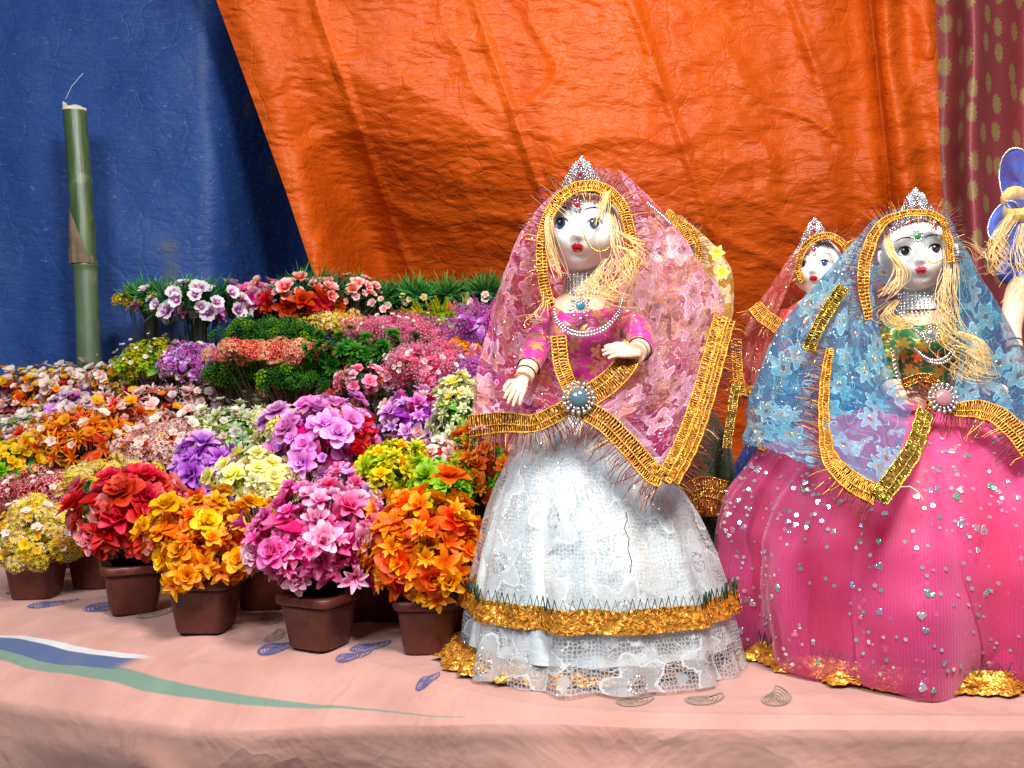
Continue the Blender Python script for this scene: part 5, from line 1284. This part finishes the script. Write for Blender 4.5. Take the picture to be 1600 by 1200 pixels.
V2 = [[(1378, 352, 1.285), (1364, 400, 1.27), (1368, 480, 1.268), (1385, 560, 1.25), (1405, 612, 1.225), (1425, 640, 1.21)],
      [(1370, 345, 1.29), (1348, 420, 1.27), (1342, 510, 1.25), (1352, 600, 1.225), (1372, 700, 1.15), (1382, 765, 1.095)],
      [(1364, 345, 1.30), (1328, 430, 1.29), (1310, 520, 1.27), (1298, 600, 1.24), (1294, 680, 1.17), (1312, 742, 1.105)],
      [(1362, 345, 1.32), (1305, 440, 1.325), (1260, 520, 1.33), (1232, 600, 1.315), (1208, 650, 1.28), (1192, 700, 1.225)],
      [(1370, 338, 1.34), (1280, 440, 1.37), (1215, 520, 1.385), (1185, 600, 1.385), (1173, 655, 1.375), (1172, 695, 1.36)],
      [(1400, 325, 1.38), (1340, 450, 1.42), (1300, 600, 1.44), (1300, 640, 1.44), (1300, 690, 1.44), (1300, 720, 1.44)],
      [(1440, 320, 1.385), (1450, 420, 1.43), (1460, 520, 1.45), (1460, 600, 1.45), (1460, 650, 1.45), (1460, 700, 1.45)],
      [(1480, 335, 1.36), (1522, 420, 1.38), (1570, 500, 1.38), (1612, 580, 1.36), (1645, 650, 1.33), (1665, 720, 1.28)],
      [(1482, 345, 1.32), (1508, 430, 1.325), (1535, 510, 1.31), (1565, 580, 1.28), (1595, 640, 1.22), (1612, 700, 1.16)],
      [(1480, 352, 1.30), (1496, 425, 1.29), (1508, 500, 1.285), (1520, 570, 1.262), (1530, 610, 1.24), (1545, 645, 1.205)],
      [(1478, 356, 1.29), (1488, 420, 1.28), (1496, 500, 1.275), (1500, 560, 1.255), (1490, 610, 1.225), (1482, 638, 1.205)]]
veil(D2, V2, lace_blue, 200, 80, .0055, 6)
lace_trim(D2, PP([(1356, 500, 1.255), (1348, 435, 1.255), (1358, 385, 1.262), (1376, 352, 1.272), (1400, 338, 1.268), (1437, 333, 1.262), (1468, 342, 1.266), (1482, 375, 1.272), (1485, 410, 1.272)]), .0095, fr=2, seed=12, frlen=.022, wl=[.9, 1.5, 1.5, 1.1, .8, .8, .8, .8, .7])
lace_trim(D2, PP([(1318, 448, 1.27), (1296, 480, 1.272), (1276, 515, 1.276), (1262, 548, 1.285)]), .0155, seed=13, mat='gold_old')
lace_trim(D2, PP([(1296, 545, 1.235), (1288, 600, 1.225), (1287, 660, 1.185), (1296, 715, 1.115), (1330, 752, 1.090), (1372, 775, 1.078)]), .014, fr=1, seed=14, frlen=.028, wl=[.6, .8, .9, 1.3, 1.5, 1.5])
lace_trim(D2, PP([(1372, 780, 1.076), (1398, 745, 1.088), (1425, 705, 1.125), (1438, 668, 1.175), (1446, 640, 1.205)]), .021, seed=15, mat='gold_old')
lace_trim(D2, PP([(1446, 632, 1.205), (1490, 640, 1.200), (1530, 640, 1.190), (1570, 658, 1.165), (1612, 705, 1.145)]), .018, fr=1, seed=16, frlen=.030, wl=[.5, .8, 1.2, 1.3, 1.4])
lace_trim(D2, PP([(1176, 640, 1.36), (1182, 680, 1.34), (1192, 705, 1.30)]), .009, seed=17)
lace_trim(D2, PP([(1410, 600, 1.235), (1440, 590, 1.235), (1462, 600, 1.235), (1452, 630, 1.215)]), .010, seed=18, fr=1, mat='copper')
mb = MB(); mb.tube(PP([(1406, 761, 1.08), (1422, 760, 1.075), (1434, 768, 1.07), (1443, 781, 1.068)]), .0008, 4); mb.build('loose_gold_thread', M['hair'], D2)
hair(D2, [([(1385, 362, 1.285), (1392, 395, 1.262), (1408, 425, 1.255), (1398, 450, 1.252), (1375, 470, 1.25)], 26, .0030, .004, .8),
          ([(1474, 365, 1.285), (1486, 410, 1.275), (1484, 460, 1.268), (1492, 505, 1.262), (1510, 530, 1.255)], 20, .006, .006, 1.0),
          ([(1480, 420, 1.275), (1470, 470, 1.262), (1485, 520, 1.252), (1505, 560, 1.25), (1500, 600, 1.245)], 16, .008, .014, 2.4),
          ([(1492, 540, 1.255), (1525, 550, 1.244), (1530, 580, 1.244), (1505, 590, 1.244)], 12, .002, .020, 2.6),
          ([(1500, 520, 1.262), (1530, 535, 1.250), (1535, 565, 1.248), (1515, 590, 1.248), (1498, 570, 1.250)], 30, .006, .008, 1.5),
          ([(1400, 470, 1.262), (1385, 490, 1.252), (1405, 505, 1.250), (1430, 500, 1.25), (1420, 520, 1.25)], 22, .006, .008, 1.6)], 8)

# ---- simpler dolls behind --------------------------------------------------------
def back_doll(label, hx, hy, d, sc, hipy, basew, veil_m, skirt_m, bod, yaw, silh, skirtrows, seed, trimc='gold', headon=True, under=None, vdepth=.09, crown=True, cover=.62):
    x0 = (hx-800)/F*d; D = doll_at(label, x0, d); L = Vector(D.location); h = P(hx, hy, d)-L
    H = make_head(D, h, yaw, R(-2), sc)
    tbz = h.z-.205*sc
    make_torso(D, Vector((0, 0, tbz)), sc, bod, yaw)
    for s in (-1, 1):
        sh = Vector((s*.050*sc, 0, tbz+.118*sc)); make_arm(D, [sh, sh+Vector((s*.018, -.008, -.040))*sc, sh+Vector((s*.020, -.032, -.072))*sc, sh+Vector((s*.012, -.060, -.085))*sc], [.0155*sc, .015*sc, .013*sc, .011*sc], .78, bod, (-s*.3, -.8, -.2), (0, -.4, .8), sc)
    if crown: tiara(D, H, sc, .046, .042, ('red_gem',), seed)
    rows = [(tbz+.01, x0, d, .035*sc)]
    for z, w in skirtrows: rows.append((z, x0, d, w))
    _, rw = skirt(D, rows, skirt_m, 130, 11, .05, seed, 'skirt', 40, dep=.8)
    if under: skirt(D, [(a, b, c, w*.92) for a, b, c, w in rows], under, 90, 9, .03, seed+1, 'underskirt', 30, dep=.8)
    band(D, rw, 35, 40, 'gold_hem_band', [M['gold'], M['copper']], .002, seed, .004)
    band(D, rw, 20, 24, 'gold_band', [M['copper'], M['gold']], .003, seed+2, .004)
    # veil : ribs left front > back > right front from silhouette (px,py) lists
    Lf, Rt = silh
    top = (hx, hy-52*sc*1.0)
    ribs = []
    def rib(pts, offs): return [(px, py, d+o) for (px, py), o in zip(pts, offs)]
    inner = lambda S_, f: [(hx+(px-hx)*f, py) for px, py in S_]
    fo = lambda a: [a]*len(Lf)
    ribs.append(rib(inner(Lf, cover), [-.035]+[-.045]*(len(Lf)-1))); ribs.append(rib(inner(Lf, .85), [-.015]+[-.01]*(len(Lf)-1))); ribs.append(rib(Lf, fo(.02)))
    ribs.append(rib(inner(Lf, .5), fo(vdepth))); ribs.append(rib(inner(Rt, .5), fo(vdepth)))
    ribs.append(rib(Rt, fo(.02))); ribs.append(rib(inner(Rt, .85), [-.015]+[-.01]*(len(Rt)-1))); ribs.append(rib(inner(Rt, cover), [-.035]+[-.045]*(len(Rt)-1)))
    veil(D, ribs, veil_m, 110, 50, .004, seed)
    e = ribs[0]; e2 = ribs[-1]
    f = lambda r: [P(a, b, c-.006) for a, b, c in r]
    # face frame
    fw = .047*sc; fz = .052*sc
    fp = [L+h+Vector((fw*math.sin(a), -.040*sc-.012*math.cos(a), fz*math.cos(a))) for a in [R(-125)+R(250)*i/9 for i in range(10)]]
    lace_trim(D, fp, .011*sc, fr=-1, seed=seed, frlen=.016, name='veil_trim')
    hem = [P(Lf[-1][0], Lf[-1][1], d+.012)]+[P(a, b, c-.005) for a, b, c in (ribs[1][-1], ribs[0][-1])]
    lace_trim(D, hem, .018*sc, fr=1, seed=seed+4, name='hem_trim')
    hem = [P(a, b, c-.005) for a, b, c in (ribs[-1][-1], ribs[-2][-1])]+[P(Rt[-1][0], Rt[-1][1], d+.012)]
    lace_trim(D, hem, .018*sc, fr=1, seed=seed+5, name='hem_trim')
    return D, L, h, H, tbz
D3, L3, h3, H3, _ = back_doll('smaller bride doll with red veil and blue skirt, behind the blue veil', 1276, 418, 1.56, .83, 0, 0, lace_red, lace_navy, M['bodice_red'], R(-24),
    ([(1262, 372), (1238, 398), (1208, 445), (1180, 488), (1160, 545), (1150, 612)], [(1292, 372), (1312, 400), (1330, 445), (1345, 488), (1350, 545), (1355, 612)]),
    [(.30, .09), (.22, .13), (.12, .155), (.004, .165)], 31, under=sat_blue)
rosette('forehead_jewel', D3, L3+h3+Vector((-.018, -.044, .022)), .006, M['red_gem'])
lace_trim(D3, PP([(1178, 478, 1.53), (1195, 496, 1.52), (1218, 512, 1.515)]), .022, fr=1, seed=41)
lace_trim(D3, PP([(1150, 530, 1.54), (1152, 580, 1.53), (1158, 620, 1.53)]), .015, fr=1, seed=42)
D4, L4, h4, H4, _ = back_doll('bride doll with yellow veil and dark green skirt, behind the front doll', 1045, 400, 1.56, .86, 0, 0, lace_yellow, lace_dark, plain('dark_green_bodice', (.02, .08, .03), .5, 0, .3, 100), R(-4),
    ([(1030, 335), (1000, 362), (975, 430), (965, 500), (960, 570), (955, 630)], [(1064, 336), (1098, 368), (1132, 408), (1143, 450), (1140, 505), (1128, 560)]),
    [(.27, .095), (.18, .105), (.10, .115), (.004, .125)], 51, under=sat_dark, crown=False, cover=.04)
lace_trim(D4, PP([(1040, 333, 1.50), (1062, 352, 1.51), (1078, 385, 1.515)]), .014, seed=55)
mb = MB()
for (px, py) in ((1128, 425), (1118, 478), (1120, 395), (1108, 520)):
    mb = MB(); c = P(px, py, 1.485+.02)
    for k in range(6):
        m2 = MB(); petal(m2, .013, .009, 15, -5, k*1.047, cup=.3, nl=3); mb.add(m2, Matrix.Translation(c) @ Matrix.Rotation(R(90), 4, 'X'))
    mb.build('applique_flower', pm('paleyel'), D4)
# loose foil, red and green tinsel between the dolls
lace_trim(D4, PP([(1072, 770, 1.44), (1100, 760, 1.43), (1135, 768, 1.43)]), .028, seed=57, mat='copper', fr=1)
lace_trim(D4, PP([(1150, 600, 1.46), (1142, 650, 1.45), (1135, 700, 1.45)]), .012, seed=58, mat='gold_old')

# ---- blue dressed doll cut by the right frame edge --------------------------------
d5 = 1.44; x5 = (1655-800)/F*d5
D5 = doll_at('blue gowned doll at the right edge with blond curls and yellow bow', x5, d5); L5 = Vector(D5.location)
h5 = P(1650, 385, d5)-L5; H5 = make_head(D5, h5, R(-10), 0, .9)
make_torso(D5, Vector((0, 0, h5.z-.19)), .95, sat_blue, 0)
make_arm(D5, [P(1598, 440, 1.42)-L5, P(1588, 470, 1.40)-L5, P(1580, 510, 1.38)-L5, P(1585, 545, 1.36)-L5], [.019, .017, .014, .011], .12, sat_blue, (.1, -.4, -.9), (0, -.8, .3), 1.)
make_arm(D5, [P(1700, 440, 1.42)-L5, P(1712, 470, 1.40)-L5, P(1716, 510, 1.38)-L5, P(1710, 545, 1.36)-L5], [.019, .017, .014, .011], .12, sat_blue, (-.1, -.4, -.9), (0, -.8, .3), 1.)
skirt(D5, [(h5.z-.19, x5, d5, .03), (.22, x5, d5+.02, .08), (.1, x5, d5+.05, .11), (.004, x5, d5+.05, .12)], lace_navy, 100, 9, .05, 61, 'skirt', 30)
skirt(D5, [(h5.z-.195, x5, d5, .028), (.22, x5, d5+.02, .075), (.1, x5, d5+.05, .105), (.004, x5, d5+.05, .115)], sat_blue, 80, 9, .03, 62, 'underskirt', 20)
blue_or = tulle_mat('blue_organza', (.05, .16, .66), .38, .95, .003); yel_or = tulle_mat('yellow_organza', (.85, .60, .10), .6, .98, .003)
def loop_wing(cx, cy, rx, ry, rot, d, name):
    pts = [P(cx+rx*math.cos(a)*math.cos(rot)-ry*math.sin(a)*math.sin(rot), cy+rx*math.cos(a)*math.sin(rot)+ry*math.sin(a)*math.cos(rot), d+.012*math.cos(2*a)) for a in [2*math.pi*k/40 for k in range(40)]]
    c = P(cx, cy, d-.008); rows = [[c.lerp(p, t)+Vector((0, .004*noise.noise(p*40+Vector((t*9, 0, 0))), 0)) for p in pts] for t in (.02, .3, .6, .85, 1.)]
    mb = MB(); mb.grid(rows, [[(k/40*.1, t) for k in range(41)] for t in (.02, .3, .6, .85, 1.)], 0, True)
    th = [[p+Vector((0, .0012, 0)) for p in r] for r in rows]; mb.grid(th, [[(k/40*.1, t) for k in range(41)] for t in (.02, .3, .6, .85, 1.)], 0, True)
    o = mb.build(name, blue_or, D5); e = MB(); beads(e, along(pts+[pts[0]], .0030), .0019); e.build('silver_edging', M['silverbead'], o)
    return o
loop_wing(1592, 283, 30, 52, -.15, 1.45, 'organza_loop'); loop_wing(1648, 283, 30, 52, .15, 1.45, 'organza_loop')
loop_wing(1568, 345, 20, 34, .55, 1.44, 'organza_loop')
mb = MB()
for s, cx in ((1, 1592), (-1, 1648)):
    rows = []
    for i in range(15):
        t = i/14; a = math.pi*2*t
        ctr = P(cx+26*math.cos(a)*1.0, 318-18*s*math.sin(a)*1.0+20*(cx-1620)/60*0, 1.405)
        rows.append([ctr+Vector((0, dy, .010*w)) + Vector((0, .004*math.sin(a*2), 0)) for w, dy in ((-1, .0), (-.3, -.008), (.4, -.004), (1, .006))])
    mb.grid(rows)
mb.ball(tuple(P(1620, 318, 1.40)), (.010, .008, .012), 0, 12, 8)
mb.build('ribbon_bow', yel_or, D5)
mb = MB(); hood = []
for i in range(13):
    th = math.pi*i/12; hood.append([L5+h5+Vector((.056*math.sin(th)*math.sin(a), .012-.05*math.sin(th)*math.cos(a), .060*math.cos(th))) for a in [R(60)+R(240)*k/16 for k in range(17)]])
mb.grid(hood); mb.build('bonnet', sat_blue, D5)
bl = MB()
for cx, cy, r in ((1590, 400, 24), (1575, 425, 16), (1600, 372, 20)):
    c = P(cx, cy, 1.42); rr = r/F*1.42
    rows = []
    for i in range(13):
        th = math.pi*i/12; rows.append([(c.x+rr*math.sin(th)*math.cos(a)*(1+.08*math.sin(5*a)), c.y+rr*.7*math.sin(th)*math.sin(a), c.z+rr*1.2*math.cos(th)) for a in [2*math.pi*k/24 for k in range(24)]])
    bl.grid(rows, None, 0, True)
bl.build('puff_sleeve', sat_blue, D5)
hair(D5, [([(1580, 335, 1.40), (1560, 365, 1.385), (1566, 395, 1.38), (1560, 420, 1.38), (1545, 430, 1.38)], 26, .004, .010, 1.6),
          ([(1585, 345, 1.395), (1556, 385, 1.375), (1545, 405, 1.372), (1530, 385, 1.375), (1510, 378, 1.38)], 14, .006, .010, 1.5),
          ([(1600, 350, 1.395), (1595, 390, 1.37), (1602, 430, 1.365), (1590, 470, 1.365)], 18, .006, .008, 1.4)], 21)
